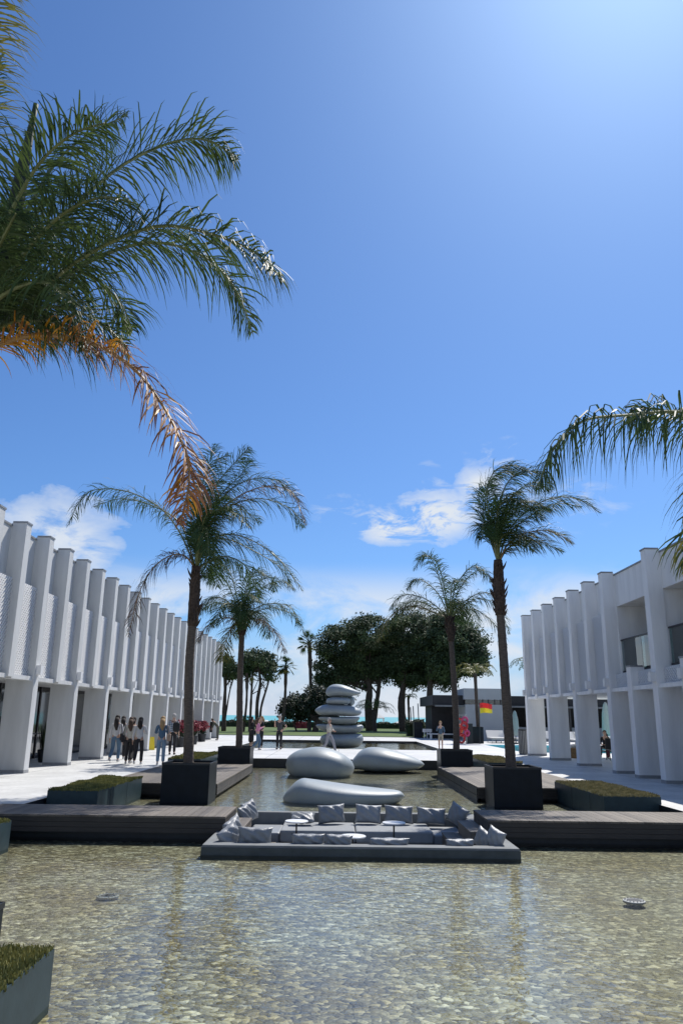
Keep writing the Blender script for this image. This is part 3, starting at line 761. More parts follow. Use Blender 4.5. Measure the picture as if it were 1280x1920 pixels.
palm('near palm leaning in from the upper left with a golden dying frond', (at(-160, 1300, YN).x-.25, YN, -.1),
     [(-150, 1100), (-120, 900), (-70, 660)], YN,
     [([(60, 560), (160, 480), (290, 425), (400, 440), (480, 475), (530, 525)], -.5, {'n': 105}),
      ([(40, 520), (130, 400), (230, 310), (330, 265), (395, 265), (445, 300)], .5, {'n': 105}),
      ([(50, 580), (160, 495), (280, 455), (380, 480), (440, 540), (474, 625)], .9, {'n': 100}),
      ([(-20, 655), (60, 628), (165, 640), (255, 695), (322, 790), (355, 885), (338, 985)], -.9, {'leaf': ['leaf_gold', 'leaf_rust'], 'rachis': 'rachis_brown', 'n': 118, 'mi_fn': gold, 'lmul': .74, 'bare': .14, 'droop': .55, 'vee': .75}),
      ([(20, 600), (100, 575), (180, 600), (240, 650)], .6, {'n': 80}), ([(10, 610), (70, 600), (130, 615), (170, 660)], -.2, {'n': 70}),
      ([(10, 500), (60, 380), (110, 300), (170, 250), (240, 215)], .9, {'n': 80}),
      ([(-10, 480), (30, 380), (80, 300), (140, 250), (200, 230)], -1.0, {'n': 80}),
      ([(-5, 560), (50, 470), (120, 400), (190, 370), (250, 380)], -1.2, {'n': 80}),
      ([(-10, 560), (40, 480), (90, 430), (160, 420), (210, 450)], 1.4, {'n': 80}),
      ([(-20, 560), (20, 500), (70, 460), (120, 480), (150, 540)], 1.7, {'n': 70}), ([(-20, 580), (30, 540), (90, 530), (140, 570)], -1.3, {'n': 70}),
      ([(-20, 600), (20, 560), (70, 580), (110, 640)], .9, {'n': 70}), ([(-40, 560), (-10, 480), (20, 420), (30, 400)], -1.5, {'n': 70}),
      ([(0, 600), (60, 530), (150, 510), (220, 560), (250, 620)], 1.5, {'n': 80}), ([(-10, 540), (40, 440), (110, 360), (180, 330)], 1.6, {'n': 80}),
      ([(-80, 480), (-75, 320), (-60, 160), (-30, 40), (10, -60)], -.8, {'leaf': 'leaf_yellow', 'n': 90}),
      ([(-60, 470), (-45, 330), (-20, 200), (5, 100)], .4, {'leaf': 'leaf_near', 'n': 80, 'lmul': .5}),
      ([(-30, 500), (10, 400), (40, 300), (66, 200)], .3, {'leaf': 'leaf_near', 'n': 60, 'lmul': .22, 'droop': .4})],
     5, fill=0, fl=1.5, boots_from=.8, boot_r=1.3, spear=[(-10, 560), (22, 430), (45, 310), (68, 196)], **near)
YG = 7.8
palm('near palm leaning in from the right edge with hanging leaflets', (at(1500, 1343, YG).x+.2, YG, -.1),
     [(1530, 1100), (1500, 900)], YG,
     [([(1430, 850), (1360, 790), (1270, 772), (1180, 778), (1090, 790), (1035, 845), (1008, 915)], -.5, {'n': 95, 'droop': 1.6, 'lmul': 1.15}),
      ([(1420, 860), (1340, 810), (1260, 775), (1215, 765), (1180, 770)], .6, {'n': 60, 'droop': 1.3}),
      ([(1440, 880), (1370, 850), (1310, 890), (1290, 980), (1290, 1080)], .2, {'n': 80, 'leaf': ['leaf_near', 'leaf_yellow'], 'lmul': .85, 'mi_fn': lambda t, r: 1 if r.random() < .6 else 2}),
      ([(1450, 800), (1400, 700), (1370, 640)], .4, {'n': 60}), ([(1560, 800), (1640, 760), (1720, 850)], .4, {'n': 60}), ([(1570, 850), (1660, 870), (1720, 980)], -.4, {'n': 60})],
     6, fill=0, fl=1.6, boots_from=.6, boot_r=1.4, **near)

# ------------------------------------------------------------------ sunken lounge
def lounge():
    t = thing('sunken_lounge', 'grey sunken conversation pit set in the water with wooden steps on both sides', 'seating pit', (.35, 14.85, -.85)); P_ = Pt(t)
    x0, x1, y0, y1 = -2.1, 2.84, 12.74, 17.18; w = .27; zt, zb = -.235, -1.0
    m = MB()
    m.box(x0, x1, y0, y0+w, zb, zt); m.box(x0, x1, y1-w+.06, y1, zb, zt); m.box(x0, x0+w, y0+w, y1-w+.06, zb, zt); m.box(x1-w, x1, y0+w, y1-w+.06, zb, zt)
    P_.add(m, 'rim', 'concrete_rim', bevel=.012)
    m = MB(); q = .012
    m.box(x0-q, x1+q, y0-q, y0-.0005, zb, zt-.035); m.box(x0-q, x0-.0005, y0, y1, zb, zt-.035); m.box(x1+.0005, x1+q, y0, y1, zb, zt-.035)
    P_.add(m, 'shade_slabs', 'rim_shade')  # thin slabs added so the rim's outer faces read as deep shade
    m = MB(); m.box(x0+w, x1-w, y0+w, y1-w+.06, -.95, -.85); P_.add(m, 'floor', 'concrete_rim')
    for s, xs in ((-1, -1.95), (1, 2.62)):
        for k in range(3):
            a = xs-s*(.31*k); b = xs-s*(.31*(k+1)); lo, hi = min(a, b), max(a, b); zz = -.19-.215*k
            m = MB(); m.box(lo, hi, 14.16, 15.66, zz-.035, zz)
            m.box(lo+.01, hi-.01, 14.18, 15.64, -.849, zz-.04)
            P_.add(m, 'step', 'deck_wood')
    # bench bases and cushions
    def cush(a, b, c, d, z0, z1, mt='cushion'):
        m = MB(); m.box(a, b, c, d, z0, z1); P_.add(m, 'seat_cushion', mt, bevel=.035, smooth=False)
    cush(-1.10, .345, 15.62, 16.84, -.62, -.40); cush(.355, 1.84, 15.62, 16.84, -.62, -.40)
    cush(-1.73, -1.11, 15.72, 16.84, -.66, -.46, 'pillow_light'); cush(1.85, 2.46, 15.72, 16.84, -.66, -.46, 'pillow_light')
    cush(-1.73, .34, 13.0, 13.75, -.62, -.42); cush(.35, 2.46, 13.0, 13.75, -.62, -.42)
    m = MB(); m.box(-1.09, 1.83, 15.66, 16.84, -.849, -.625); m.box(-1.73, 2.46, 13.0, 13.70, -.849, -.625); m.box(-1.73, -1.12, 15.76, 16.84, -.849, -.665); m.box(1.86, 2.46, 15.76, 16.84, -.849, -.665)
    P_.add(m, 'bench_base', 'cushion')
lounge()
def pillow(label, c, w, h, th, rot, mt='pillow_grey', seed=0):
    w *= .94; h *= .88; th *= 1.1
    rnd = random.Random(seed+7); n = 14; m = MB()
    idx = {}
    for side in (1, -1):
        for i in range(n+1):
            for j in range(n+1):
                u, v = i/n*2-1, j/n*2-1
                if side == -1 and (i in (0, n) or j in (0, n)): idx[(side, i, j)] = idx[(1, i, j)]; continue
                pz = (max(0, (1-u**2))*max(0, (1-v**2)))**.42
                ew = 1-.09*(1-abs(v)**2)*abs(u)**3; eh = 1-.09*(1-abs(u)**2)*abs(v)**3
                x = u*w/2*ew; z = v*h/2*eh
                y = side*th/2*pz*(1+.12*math.sin(u*5+seed)*math.cos(v*4+seed*2))
                y += .02*math.sin(u*9+v*7+seed)*pz
                idx[(side, i, j)] = len(m.v); m.v.append((x, y, z))
    for side in (1, -1):
        for i in range(n):
            for j in range(n):
                q = [idx[(side, i, j)], idx[(side, i+1, j)], idx[(side, i+1, j+1)], idx[(side, i, j+1)]]
                if side == 1: q.reverse()
                m.f.append(tuple(q)); m.mi.append(0)
    o = m.build('pillow', mt, smooth=True); o.location = c; o.rotation_euler = rot
    tag(o, label, 'pillow', 'grey pillows in the sunken lounge'); return o
def pz(px, py, Y): return at(px, py, Y)
bk = R(-14)
pillow('thin flat pillow lying at the left of the back bench', pz(567, 1533, 16.35), .54, .42, .15, (R(-72), 0, .05), 'pillow_grey', 1)
pillow('square back row pillow leaning beside the flat one', pz(621, 1526, 16.55), .60, .42, .20, (bk, R(-4), .12), 'pillow_grey', 2)
pillow('square shiny back row pillow left of the middle', pz(690, 1526, 16.62), .58, .42, .20, (bk, R(2), -.1), 'pillow_light', 3)
pillow('wide back row pillow right of the middle', pz(747, 1527, 16.62), .64, .40, .20, (bk, R(2), 0), 'pillow_grey', 4)
pillow('wide back row pillow beside the right corner', pz(808, 1530, 16.60), .66, .38, .20, (bk, R(3), .05), 'pillow_grey', 5)
pillow('tilted pillow in the back right corner', pz(857, 1528, 16.5), .46, .46, .20, (R(-10), R(24), -.7), 'pillow_grey', 6)
pillow('upright pillow in the back left corner by the walkway', pz(468, 1521, 16.5), .42, .46, .18, (R(-16), R(-14), 1.0), 'pillow_light', 7)
pillow('second pillow stacked behind in the back left corner', pz(458, 1527, 16.2), .40, .40, .18, (R(-16), R(-10), 1.2), 'pillow_grey', 8)
pillow('large pillow facing the water at the front left corner', pz(478, 1569, 13.12), .60, .36, .18, (R(10), R(2), .06), 'pillow_grey', 9)
pillow('light pillow leaning on the left rim, nearest the front', pz(430, 1568, 13.22), .48, .40, .18, (R(-8), R(-26), .95), 'pillow_light', 10)
pillow('pillow leaning behind another on the left rim', pz(436, 1553, 13.7), .46, .38, .16, (R(-8), R(-20), 1.1), 'pillow_light', 11)
pillow('long low pillow on the front bench, leftmost of the thin row', pz(577.5, 1576, 13.02), .58, .25, .15, (R(14), 0, .02), 'pillow_grey', 12)
pillow('short low pillow on the front bench beside the leftmost', pz(635, 1577, 13.02), .48, .24, .15, (R(14), R(2), -.02), 'pillow_grey', 13)
pillow('long low pillow alone at the middle of the front bench', pz(729, 1581, 13.02), .70, .19, .15, (R(14), 0, 0), 'pillow_grey', 14)
pillow('small low pillow on the front bench toward the right', pz(862, 1583, 13.02), .50, .19, .15, (R(14), R(-1), 0), 'pillow_grey', 15)
pillow('upright pillow at the front right corner, outer of two', pz(928, 1573, 13.15), .34, .38, .18, (R(-4), R(22), -.75), 'pillow_light', 16)
pillow('upright pillow at the front right corner, inner of two', pz(906, 1574, 13.25), .34, .36, .17, (R(-4), R(28), -.75), 'pillow_grey', 17)
def table(label, x, y):
    t = thing('side_table', label, 'table', (x, y, -.85), 'round white tables in the sunken lounge')
    m = MB(); m.lathe((0, 0, 0), [(.205, .672), (.215, .680), (.215, .692), (.205, .70)], 32); m.build('tabletop', 'table_white', t, smooth=False)
    m = MB(); m.tube([(0, 0, .02), (0, 0, .671)], .016, 8); m.build('stem', 'black_metal', t)
    m = MB(); m.lathe((0, 0, 0), [(.15, 0), (.15, .015), (.02, .03)], 24); m.build('base', 'black_metal', t)
table('round white table before the back bench, left one', *gnd(556, 1539, -.155).xy)
table('round white table before the back bench, right one', *gnd(738, 1542, -.155).xy)
table('round white table nearest the front rim', *gnd(661, 1567, -.155).xy)

# ------------------------------------------------------------------ boulders and stone stack
def pebble(m, c, r, taper=0.0, flat=0.0, lift=0.0, seed=0, seg=40, rings=24, pw=.72, skew=0.0):
    """a smooth pebble; taper >0 thins it toward +x, lift raises the +x tip, flat flattens the underside"""
    def fn(q):
        x = q.x; k = 1-taper*(x*.5+.5)
        sg = lambda a: math.copysign(abs(a)**pw, a)
        y = sg(q.y)*(1-.35*taper*(x*.5+.5)); z = sg(q.z)*k
        if z < 0: z *= (1-flat)
        z += lift*x*.5
        z += .05*math.sin(3*q.x+seed)+.03*math.sin(4*q.y+seed*2)
        y += .06*math.sin(2.5*q.x+seed*1.7); y += skew*q.x
        return Vector((x, y, z))
    m.blob(c, r, seg, rings, 0, fn)
def prof_stone(m, tops, bots, Y, dep, org, sc, nst=34, seg=30, belly=.55):
    """a smooth stone given by its side outline (top and bottom curves); every section across it is rounded"""
    def W3(p): return at(org[0]+p[0]/sc, org[1]+p[1]/sc, Y)
    T = [W3(p) for p in tops]; B = [W3(p) for p in bots]
    xa = min(T[0].x, B[0].x); xb = max(T[-1].x, B[-1].x)
    def f(c, x):
        if x <= c[0].x: return c[0].z
        for a, b in zip(c, c[1:]):
            if x <= b.x:
                u = (x-a.x)/max(1e-6, b.x-a.x); return a.z+(b.z-a.z)*u
        return c[-1].z
    Tz = catmull(T, 80); Bz = catmull(B, 80)
    i0 = len(m.v)
    for k in range(nst+1):
        t = (1-math.cos(math.pi*k/nst))/2; x = xa+(xb-xa)*t
        zt, zb = f(Tz, x), f(Bz, x)
        e = min(1, max(0, math.sin(math.acos(max(-1, min(1, 2*t-1))))))
        if k in (0, nst): zt = zb = (zt+zb)/2; e = 0
        if zt < zb: zt = zb = (zt+zb)/2
        h = (zt-zb)*min(1, e*3.0)**.5; c = (zt+zb)/2; zt, zb = c+h/2, c-h/2
        d = dep*e**.75*(.55+.45*min(1, h/ (dep*.8)))
        zc = zb+(zt-zb)*belly
        for a in range(seg):
            th = 2*math.pi*a/seg; cy, cz = math.cos(th), math.sin(th)
            y = math.copysign(abs(cy)**.85, cy)*d
            z = zc+(abs(cz)**.85)*((zt-zc) if cz > 0 else -(zc-zb))
            m.v.append((x, Y+y+.06*math.sin(3*t+1)*dep, z))
    for k in range(nst):
        for a in range(seg):
            b = (a+1) % seg; m.f.append((i0+k*seg+a, i0+(k+1)*seg+a, i0+(k+1)*seg+b, i0+k*seg+b)); m.mi.append(0)
def stone(label, Y, dep, tops, bots, belly, org=(520, 1390), sc=4.414):
    m = MB(); prof_stone(m, tops, bots, Y, dep, org, sc, 44, 40, belly)
    c = at(org[0]+(tops[0][0]+tops[-1][0])/2/sc, org[1]+tops[0][1]/sc, Y); c.z = WZ2
    o = m.build('pebble_sculpture', 'stone', smooth=True, shift=tuple(c)); o.location = c
    tag(o, label, 'sculpture', 'giant smooth pebbles lying in the water')
stone('flat giant pebble with a raised left hump, nearest the lounge', 20.1, .85,
      [(43, 465), (65, 425), (100, 385), (150, 335), (205, 308), (260, 312), (350, 325), (500, 348), (700, 374), (900, 395), (990, 405), (1035, 425), (1050, 450)],
      [(43, 478), (65, 520), (130, 570), (300, 590), (600, 580), (850, 545), (980, 510), (1050, 462)], .62)
stone('round fat grey pebble in the water before the white path', 28.6, 1.15,
      [(68, 190), (85, 135), (140, 90), (220, 60), (330, 46), (430, 60), (520, 95), (590, 140), (625, 180), (637, 215)],
      [(68, 205), (95, 265), (170, 320), (350, 345), (500, 335), (590, 290), (625, 260), (637, 220)], .5)
stone('flat shiny pebble with a ridged front edge beside the round fat one', 31.3, 1.15,
      [(600, 185), (640, 130), (690, 78), (760, 50), (870, 54), (1000, 86), (1110, 125), (1180, 158), (1212, 185)],
      [(600, 200), (680, 230), (800, 252), (1000, 250), (1120, 235), (1185, 212), (1212, 190)], .38)
def stack():
    Y = 47.0
    base = gnd(640, 1399, WZ3)
    t = thing('stacked_stone_sculpture', 'tall sculpture of balanced grey stones standing in the far pool', 'sculpture', (base.x, Y, -.3)); P_ = Pt(t)
    S = [([(290, 1150), (310, 1100), (350, 1065), (450, 1040), (700, 1036), (950, 1033), (1050, 1048), (1085, 1090), (1093, 1130)], [(290, 1160), (310, 1200), (350, 1245), (500, 1300), (800, 1310), (1000, 1285), (1070, 1215), (1093, 1150)], .55, 1.15, 0),
         ([(212, 885), (250, 868), (400, 858), (700, 876), (950, 880), (1040, 872), (1080, 885), (1098, 912)], [(212, 890), (250, 935), (340, 990), (500, 1035), (750, 1050), (950, 1032), (1060, 985), (1098, 930)], .72, 1.05, .1),
         ([(265, 755), (290, 732), (400, 722), (600, 728), (850, 726), (1000, 730), (1028, 745)], [(265, 765), (300, 790), (380, 815), (500, 848), (650, 870), (850, 868), (960, 835), (1028, 760)], .78, 1.0, -.1),
         ([(198, 605), (240, 565), (300, 530), (420, 500), (600, 492), (850, 525), (960, 560), (1040, 598), (1060, 640)], [(198, 612), (240, 660), (290, 692), (400, 706), (650, 710), (850, 718), (1000, 704), (1060, 660)], .35, 1.05, 0),
         ([(400, 455), (415, 415), (450, 385), (560, 362), (700, 366), (800, 376), (840, 398), (853, 430)], [(400, 462), (430, 482), (520, 496), (700, 500), (820, 490), (853, 445)], .5, .7, -.2),
         ([(393, 270), (420, 215), (470, 160), (540, 132), (620, 127), (720, 142), (850, 188), (960, 238), (1030, 270), (1045, 285)], [(393, 285), (430, 338), (520, 355), (700, 354), (850, 345), (980, 330), (1045, 300)], .42, .8, 0),
         ([(760, 430), (790, 370), (860, 348), (920, 380), (935, 440)], [(760, 445), (800, 510), (870, 530), (925, 490), (935, 450)], .5, .6, .6)]
    for tp, bt, be, dp, dy in S:
        m = MB(); prof_stone(m, tp, bt, Y+dy, dp, (570, 1270), 9.846, 36, 30, be); P_.add(m, 'stone', 'stone', smooth=True)
stack()
def fountain(label, px, py, dz=0.0):
    p = gnd(px, py, WZ); t = thing('fountain_nozzle', label, 'fountain ring', (p.x, p.y, WZ+dz), 'round fittings just above the water')
    m = MB(); n = 28
    prof = [(.10, -.03), (.085, .008), (.10, .016), (.13, .010), (.13, -.012), (.12, -.015)]
    m.lathe((0, 0, 0), prof[:5], n); m.build('collar', 'foam', t, smooth=False)
    m = MB(); m.lathe((0, 0, 0), [(.085, .014), (.075, .016), (.0001, .016)], n); m.build('grate', 'dark_paint', t)
    m = MB()
    for k in range(16):
        a = k/16*6.283; m.box(math.cos(a)*.108-.005, math.cos(a)*.108+.005, math.sin(a)*.108-.005, math.sin(a)*.108+.005, .012, .022)
    m.build('stud_ring', 'steel', t)
fountain('round white fitting poking out of the water on the right', 1188, 1690)
fountain('round grey fitting just under the surface on the left', 203, 1676, -.030)

# ------------------------------------------------------------------ trees and shrubs
def leafcloud(m, c, r, n, size, rnd, mi=0, shell=.55):
    for i in range(n):
        d = Vector((rnd.gauss(0, 1), rnd.gauss(0, 1), rnd.gauss(0, 1))).normalized()*(shell+(1-shell)*rnd.random())
        p = Vector((c[0]+d.x*r[0], c[1]+d.y*r[1], c[2]+d.z*r[2]))
        a = Vector((rnd.gauss(0, 1), rnd.gauss(0, 1), rnd.gauss(0, 1))).normalized(); b = a.orthogonal().normalized()
        s = size*rnd.uniform(.5, 1.3)
        m.poly([p-a*s*.5, p-b*s*.28, p+a*s*.5, p+b*s*.28], mi)
def crown(lobes, Y, clumps, leaves, size, seed, depth=.8, cr=.9, mats=('pine_leaf', 'pine_leaf_lit'), flatten=.8):
    """lobes: (px, py, rx_px, ry_px, dY)"""
    rnd = random.Random(seed); m = MB(); s = Y/F_PX
    tot = sum(l[2]*l[3] for l in lobes)
    for (px, py, rx, ry, dY) in lobes:
        c = at(px, py, Y+dY); R3 = (rx*s, rx*s*depth, ry*s)
        for k in range(max(3, int(clumps*rx*ry/tot))):
            d = Vector((rnd.gauss(0, 1), rnd.gauss(0, 1), rnd.gauss(0, 1)+.15)).normalized()*rnd.uniform(.55, 1.0)
            cc = (c.x+d.x*R3[0], c.y+d.y*R3[1], c.z+d.z*R3[2]); q = cr*rnd.uniform(.55, 1.25)
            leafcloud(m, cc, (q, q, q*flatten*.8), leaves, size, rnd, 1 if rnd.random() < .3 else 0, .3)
    return m
def tree(name, label, lobes, trunks, Y, seed, clumps=160, leaves=70, size=.34, cr=1.0, mats=('pine_leaf', 'pine_leaf_lit'), group=None, cat='tree', depth=.8, limbs=True, trunk_mat='bark'):
    b = gnd(*trunks[0][0][0], 0); base = at(trunks[0][0][0][0], trunks[0][0][0][1], Y)
    t = thing(name, label, cat, (base.x, Y, 0), group); P_ = Pt(t)
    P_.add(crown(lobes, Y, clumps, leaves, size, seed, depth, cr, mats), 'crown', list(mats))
    rnd = random.Random(seed+5); s = Y/F_PX
    m = MB()
    for (pts, r0, r1) in trunks:
        P3 = [at(a, c, Y) for a, c in pts]; P3[0].z = -.05
        cp = catmull(P3, 14); m.tube(cp, [(r0+(r1-r0)*i/14)*s*rnd.uniform(.9, 1.1) for i in range(15)], 9)
        if limbs:
            tp = cp[-1]
            for q in range(7):
                L_ = rnd.choice(lobes); e = at(L_[0]+rnd.uniform(-.5, .5)*L_[2], L_[1]+rnd.uniform(-.2, .5)*L_[3], Y+rnd.uniform(-.4, .4)*L_[2]*s)
                st = cp[rnd.randint(8, 13)]
                mid = st.lerp(e, .5)+Vector((0, 0, -.3))
                m.tube(catmull([st, mid, e], 6), [r1*s*.6*(1-.12*i) for i in range(7)], 5)
    P_.add(m, 'trunk', trunk_mat, smooth=True)
    return t
tree('stone_pine', 'broad dark pine whose crown rises left of the big group', [(650, 1215, 50, 50, 0), (618, 1258, 28, 46, 1), (690, 1190, 42, 34, -2), (690, 1245, 46, 46, 1), (725, 1220, 34, 50, 2), (655, 1275, 40, 28, 2)],
     [([(693, 1368), (690, 1325), (692, 1285), (676, 1250)], 8, 4.5), ([(698, 1368), (707, 1310), (712, 1270)], 5, 3)], 100, 11, 330, 150, .36, 1.4, group='big pines behind the pool')
tree('stone_pine', 'broad dark pine at the middle of the big group', [(775, 1184, 52, 40, 0), (745, 1236, 42, 50, 2), (802, 1232, 42, 50, -2), (775, 1262, 44, 30, 1)],
     [([(756, 1372), (752, 1320), (757, 1280), (762, 1250)], 7.5, 4.5)], 98, 12, 300, 150, .36, 1.4, group='big pines behind the pool')
tree('stone_pine', 'broad pine whose green crown fills the right of the big group', [(835, 1188, 45, 40, 1), (870, 1218, 42, 44, -1), (842, 1252, 40, 38, 0), (884, 1240, 26, 26, -1)],
     [([(806, 1374), (805, 1320), (807, 1270), (815, 1240)], 7.5, 4)], 94, 13, 300, 150, .36, 1.35, group='big pines behind the pool')
tree('round_bushy_tree', 'low dark bushy tree with thin stems left of the stacked stones', [(560, 1325, 26, 24, 0), (592, 1318, 30, 28, 1), (622, 1322, 22, 26, 2), (543, 1330, 14, 18, -1)],
     [([(579, 1372), (578, 1355), (584, 1340)], 3, 2), ([(556, 1372), (552, 1355), (556, 1340)], 1.6, 1), ([(590, 1372), (598, 1345)], 6, 4)], 90, 14, 150, 80, .36, 1.0, ('shrub_leaf', 'shrub_leaf'))
tree('umbrella_pine', 'flat topped pine on tall bare stems left of the thin palm', [(478, 1238, 26, 18, 0), (498, 1242, 20, 18, 1), (463, 1252, 14, 18, 0), (506, 1262, 12, 12, 0)],
     [([(482, 1374), (482, 1320), (488, 1280), (484, 1250)], 3.6, 2), ([(488, 1374), (489, 1330), (500, 1290), (508, 1265)], 2.6, 1.2), ([(468, 1374), (471, 1310), (474, 1260)], 2.8, 1.6)], 86, 15, 110, 60, .34, .8)
tree('umbrella_pine', 'narrow dark pine beside the end of the left building', [(425, 1250, 16, 18, 0), (436, 1262, 10, 12, 0)],
     [([(419, 1376), (421, 1320), (424, 1262)], 4.6, 2.4), ([(421, 1330), (430, 1300), (438, 1272)], 1.6, 1)], 86, 16, 60, 60, .34, .8)
def fanpalm(label, px_base, px_top, Y, seed, r=22, tr=3.2, name='fan_palm', mats=('leaf', 'leaf_yellow')):
    rnd = random.Random(seed); s = Y/F_PX; b = at(*px_base, Y); b.z = -.05; tp = at(*px_top, Y)
    t = thing(name, label, 'palm tree', (b.x, Y, 0), 'slim palms far behind the pool'); P_ = Pt(t)
    m = MB(); cp = catmull([b, b.lerp(tp, .5)+Vector((.15, 0, 0)), tp], 20); m.tube(cp, [tr*s*(1.15-.3*i/20+(.35 if i > 14 else 0)+rnd.uniform(-.1, .1)) for i in range(21)], 8); P_.add(m, 'trunk', 'bark')
    m = MB()
    for k in range(26):
        a = rnd.uniform(0, 6.28); el = rnd.uniform(-.9, 1.3); L_ = r*s*rnd.uniform(.5, .75)
        d = Vector((math.cos(a)*math.cos(el), math.sin(a)*math.cos(el), math.sin(el)))
        c = tp+d*L_; m.tube([tp, c], [.04, .02], 4, 0)
        f = d.cross(Vector((rnd.gauss(0, .3), rnd.gauss(0, .3), 1))).normalized(); mi = 1 if el < 0 and rnd.random() < .5 else 0
        for q in range(11):
            th = (q/10-.5)*2.5; dd = (d*math.cos(th)+f*math.sin(th)).normalized(); L2 = r*s*.52*rnd.uniform(.8, 1.1)
            e = c+dd*L2+Vector((0, 0, -L2*.3)); w = d.cross(f)*.03+f*.06
            m.poly([c-w, c+w, e+w*.3, e-w*.3], mi)
    P_.add(m, 'crown', list(mats))
fanpalm('thin fan palm with ragged head left of the round bushy tree', (527, 1374), (536, 1250), 87, 21, 20, 2.6)
fanpalm('tall dark fan palm rising from behind the round bushy tree', (580, 1368), (580, 1205), 98, 22, 24, 3.0)
fanpalm('slim palm stem left of the flat topped pine', (456, 1374), (463, 1262), 85, 23, 16, 2.2)
def arcpalm(label, base, top, Y, seed, L_, n=16, tr=3, mats='leaf', name='feather_palm', el0=.2):
    rnd = random.Random(seed); s = Y/F_PX; b = at(*base, Y); b.z = max(-.05, 0); tp = at(*top, Y)
    t = thing(name, label, 'palm tree', (b.x, Y, 0), 'feather palms far behind the pool'); P_ = Pt(t)
    m = MB(); cp = catmull([b, b.lerp(tp, .5), tp], 12); m.tube(cp, [tr*s*rnd.uniform(.9, 1.1) for i in range(13)], 8); P_.add(m, 'trunk', 'bark')
    for k in range(n):
        a = 6.283*k/n+rnd.uniform(-.2, .2); el = rnd.uniform(el0, 1.2); h = Vector((math.cos(a), math.sin(a), 0)); l = L_*s*rnd.uniform(.85, 1.1)
        P3 = [tp, tp+h*l*.35+Vector((0, 0, l*.45*math.sin(el))), tp+h*l*.75+Vector((0, 0, l*.4*math.sin(el))), tp+h*l+Vector((0, 0, l*(.4*math.sin(el)-.3)))]
        P_.add(frond_mesh(P3, l*.22, 26, seed*31+k, .05+.0*s, rad=.03, segs=2), 'frond', ['rachis', mats])
arcpalm('low feather palm behind the stacked stones', (703, 1372), (700, 1330), 96, 31, 38, 16, 4)
arcpalm('small feather palm with a slim stem between the pine trunks', (767, 1374), (765, 1308), 100, 32, 18, 12, 2)
arcpalm('green feather palm above the planter by the white pool bar', (896, 1366), (890, 1262), 56, 33, 40, 14, 3, 'leaf_yellow', el0=.1)
arcpalm('feather palm peeking out behind the right building corner', (1000, 1372), (1000, 1250), 62, 34, 48, 12, 4, 'leaf', el0=.1)
arcpalm('short feather palm in the shrubs left of the talking women', (449, 1376), (457, 1352), 84, 35, 20, 12, 2, 'leaf')

def hedge(name, label, x0, x1, y0, y1, h, n, size, seed, mt='hedge_leaf', group=None):
    rnd = random.Random(seed); m = MB()
    for i in range(n):
        x, y = rnd.uniform(x0, x1), rnd.uniform(y0, y1)
        z = h*(.92+.10*math.sin(x*1.9+seed)+.06*math.sin(x*5.3))*rnd.random()**.45
        a = Vector((rnd.gauss(0, 1), rnd.gauss(0, 1), rnd.gauss(0, 1))).normalized(); b = a.orthogonal().normalized(); s = size*rnd.uniform(.6, 1.3)
        p = Vector((x, y, z)); m.poly([p-a*s*.5, p-b*s*.3, p+a*s*.5, p+b*s*.3])
    m.box(x0+.1, x1-.1, y0+.15, y1-.15, 0, h*.72)
    o = m.build(name, mt, shift=((x0+x1)/2, (y0+y1)/2, 0)); o.location = ((x0+x1)/2, (y0+y1)/2, 0)
    tag(o, label, 'hedge', group)
hedge('hedge', 'clipped dark green hedge between the lawn and the sea', -60, 16, 119, 121, .95, 22000, .28, 1)
hedge('flowering_shrub', 'low pink tinged shrub in the hedge left of the stacked stones', -6.4, -4.4, 112, 113.5, 1.1, 900, .22, 2, 'red_flower')
a_ = at(830, 1374, 74)
hedge('shrub', 'rounded lime green shrub right of the pine trunks', a_.x-1.6, a_.x+1.7, 73, 75, 1.25, 3500, .16, 3, 'lime_leaf')
hedge('shrub', 'darker green shrub beside the dark planter and the pine trunk', a_.x-3.4, a_.x-1.7, 74, 76, 1.7, 2500, .16, 4, 'hedge_leaf')

# ------------------------------------------------------------------ pool bar and the far right
def pool_bar():
    t = thing('pool_bar', 'flat roofed dark bar with a raised white block behind the pool', 'building', (18, 66, 0)); P_ = Pt(t); Y = 64.0
    a = at(810, 1303, Y); b = at(810, 1322, Y)
    x0 = a.x; z1 = a.z; z0 = b.z
    m = MB(); m.box(x0, 40, Y, Y+10, z0, z1); P_.add(m, 'flat_roof', 'awning')
    m = MB(); m.box(x0+.2, 40, Y-.25, Y-.005, z0-.12, z0+.02); P_.add(m, 'roof_edge', 'concrete_rim')
    m = MB(); m.box(x0+.4, 39, Y+4, Y+9, 0, z0-.01); P_.add(m, 'bar_room', 'interior')
    wl = at(869, 1291, Y); wr = at(949, 1291, Y); w0 = at(869, 1321, Y).z
    m = MB(); m.box(wl.x, wr.x, Y-.6, Y+4, 0, w0); m.box(wl.x-.1, wr.x-.1, Y-.55, Y+3, w0+.40, wl.z)
    P_.add(m, 'white_wall', 'grey_wall')
    m = MB(); m.box(wl.x+.0, wr.x-.2, Y-.5, Y+3, w0+.001, w0+.40); f = P_.add(m, 'window_band', 'glass_dark')
    m = MB(); n = 5
    for k in range(n+1):
        x = wl.x+.9+(wr.x-wl.x-1.1)*k/n; m.box(x, x+.07, Y-.56, Y-.501, w0, w0+.42)
    P_.add(m, 'window_frame', 'black_metal')
    for k in range(8):
        x = wr.x+2.2+k*2.9; m = MB(); m.box(x, x+.16, Y+.3, Y+.46, 0, z0-.005)
        P_.add(m, 'post', 'black_metal')
    m = MB(); m.box(wr.x+.6, 36, Y+1.2, Y+2.0, 0, 1.05); P_.add(m, 'counter', 'grey_wall')
pool_bar()
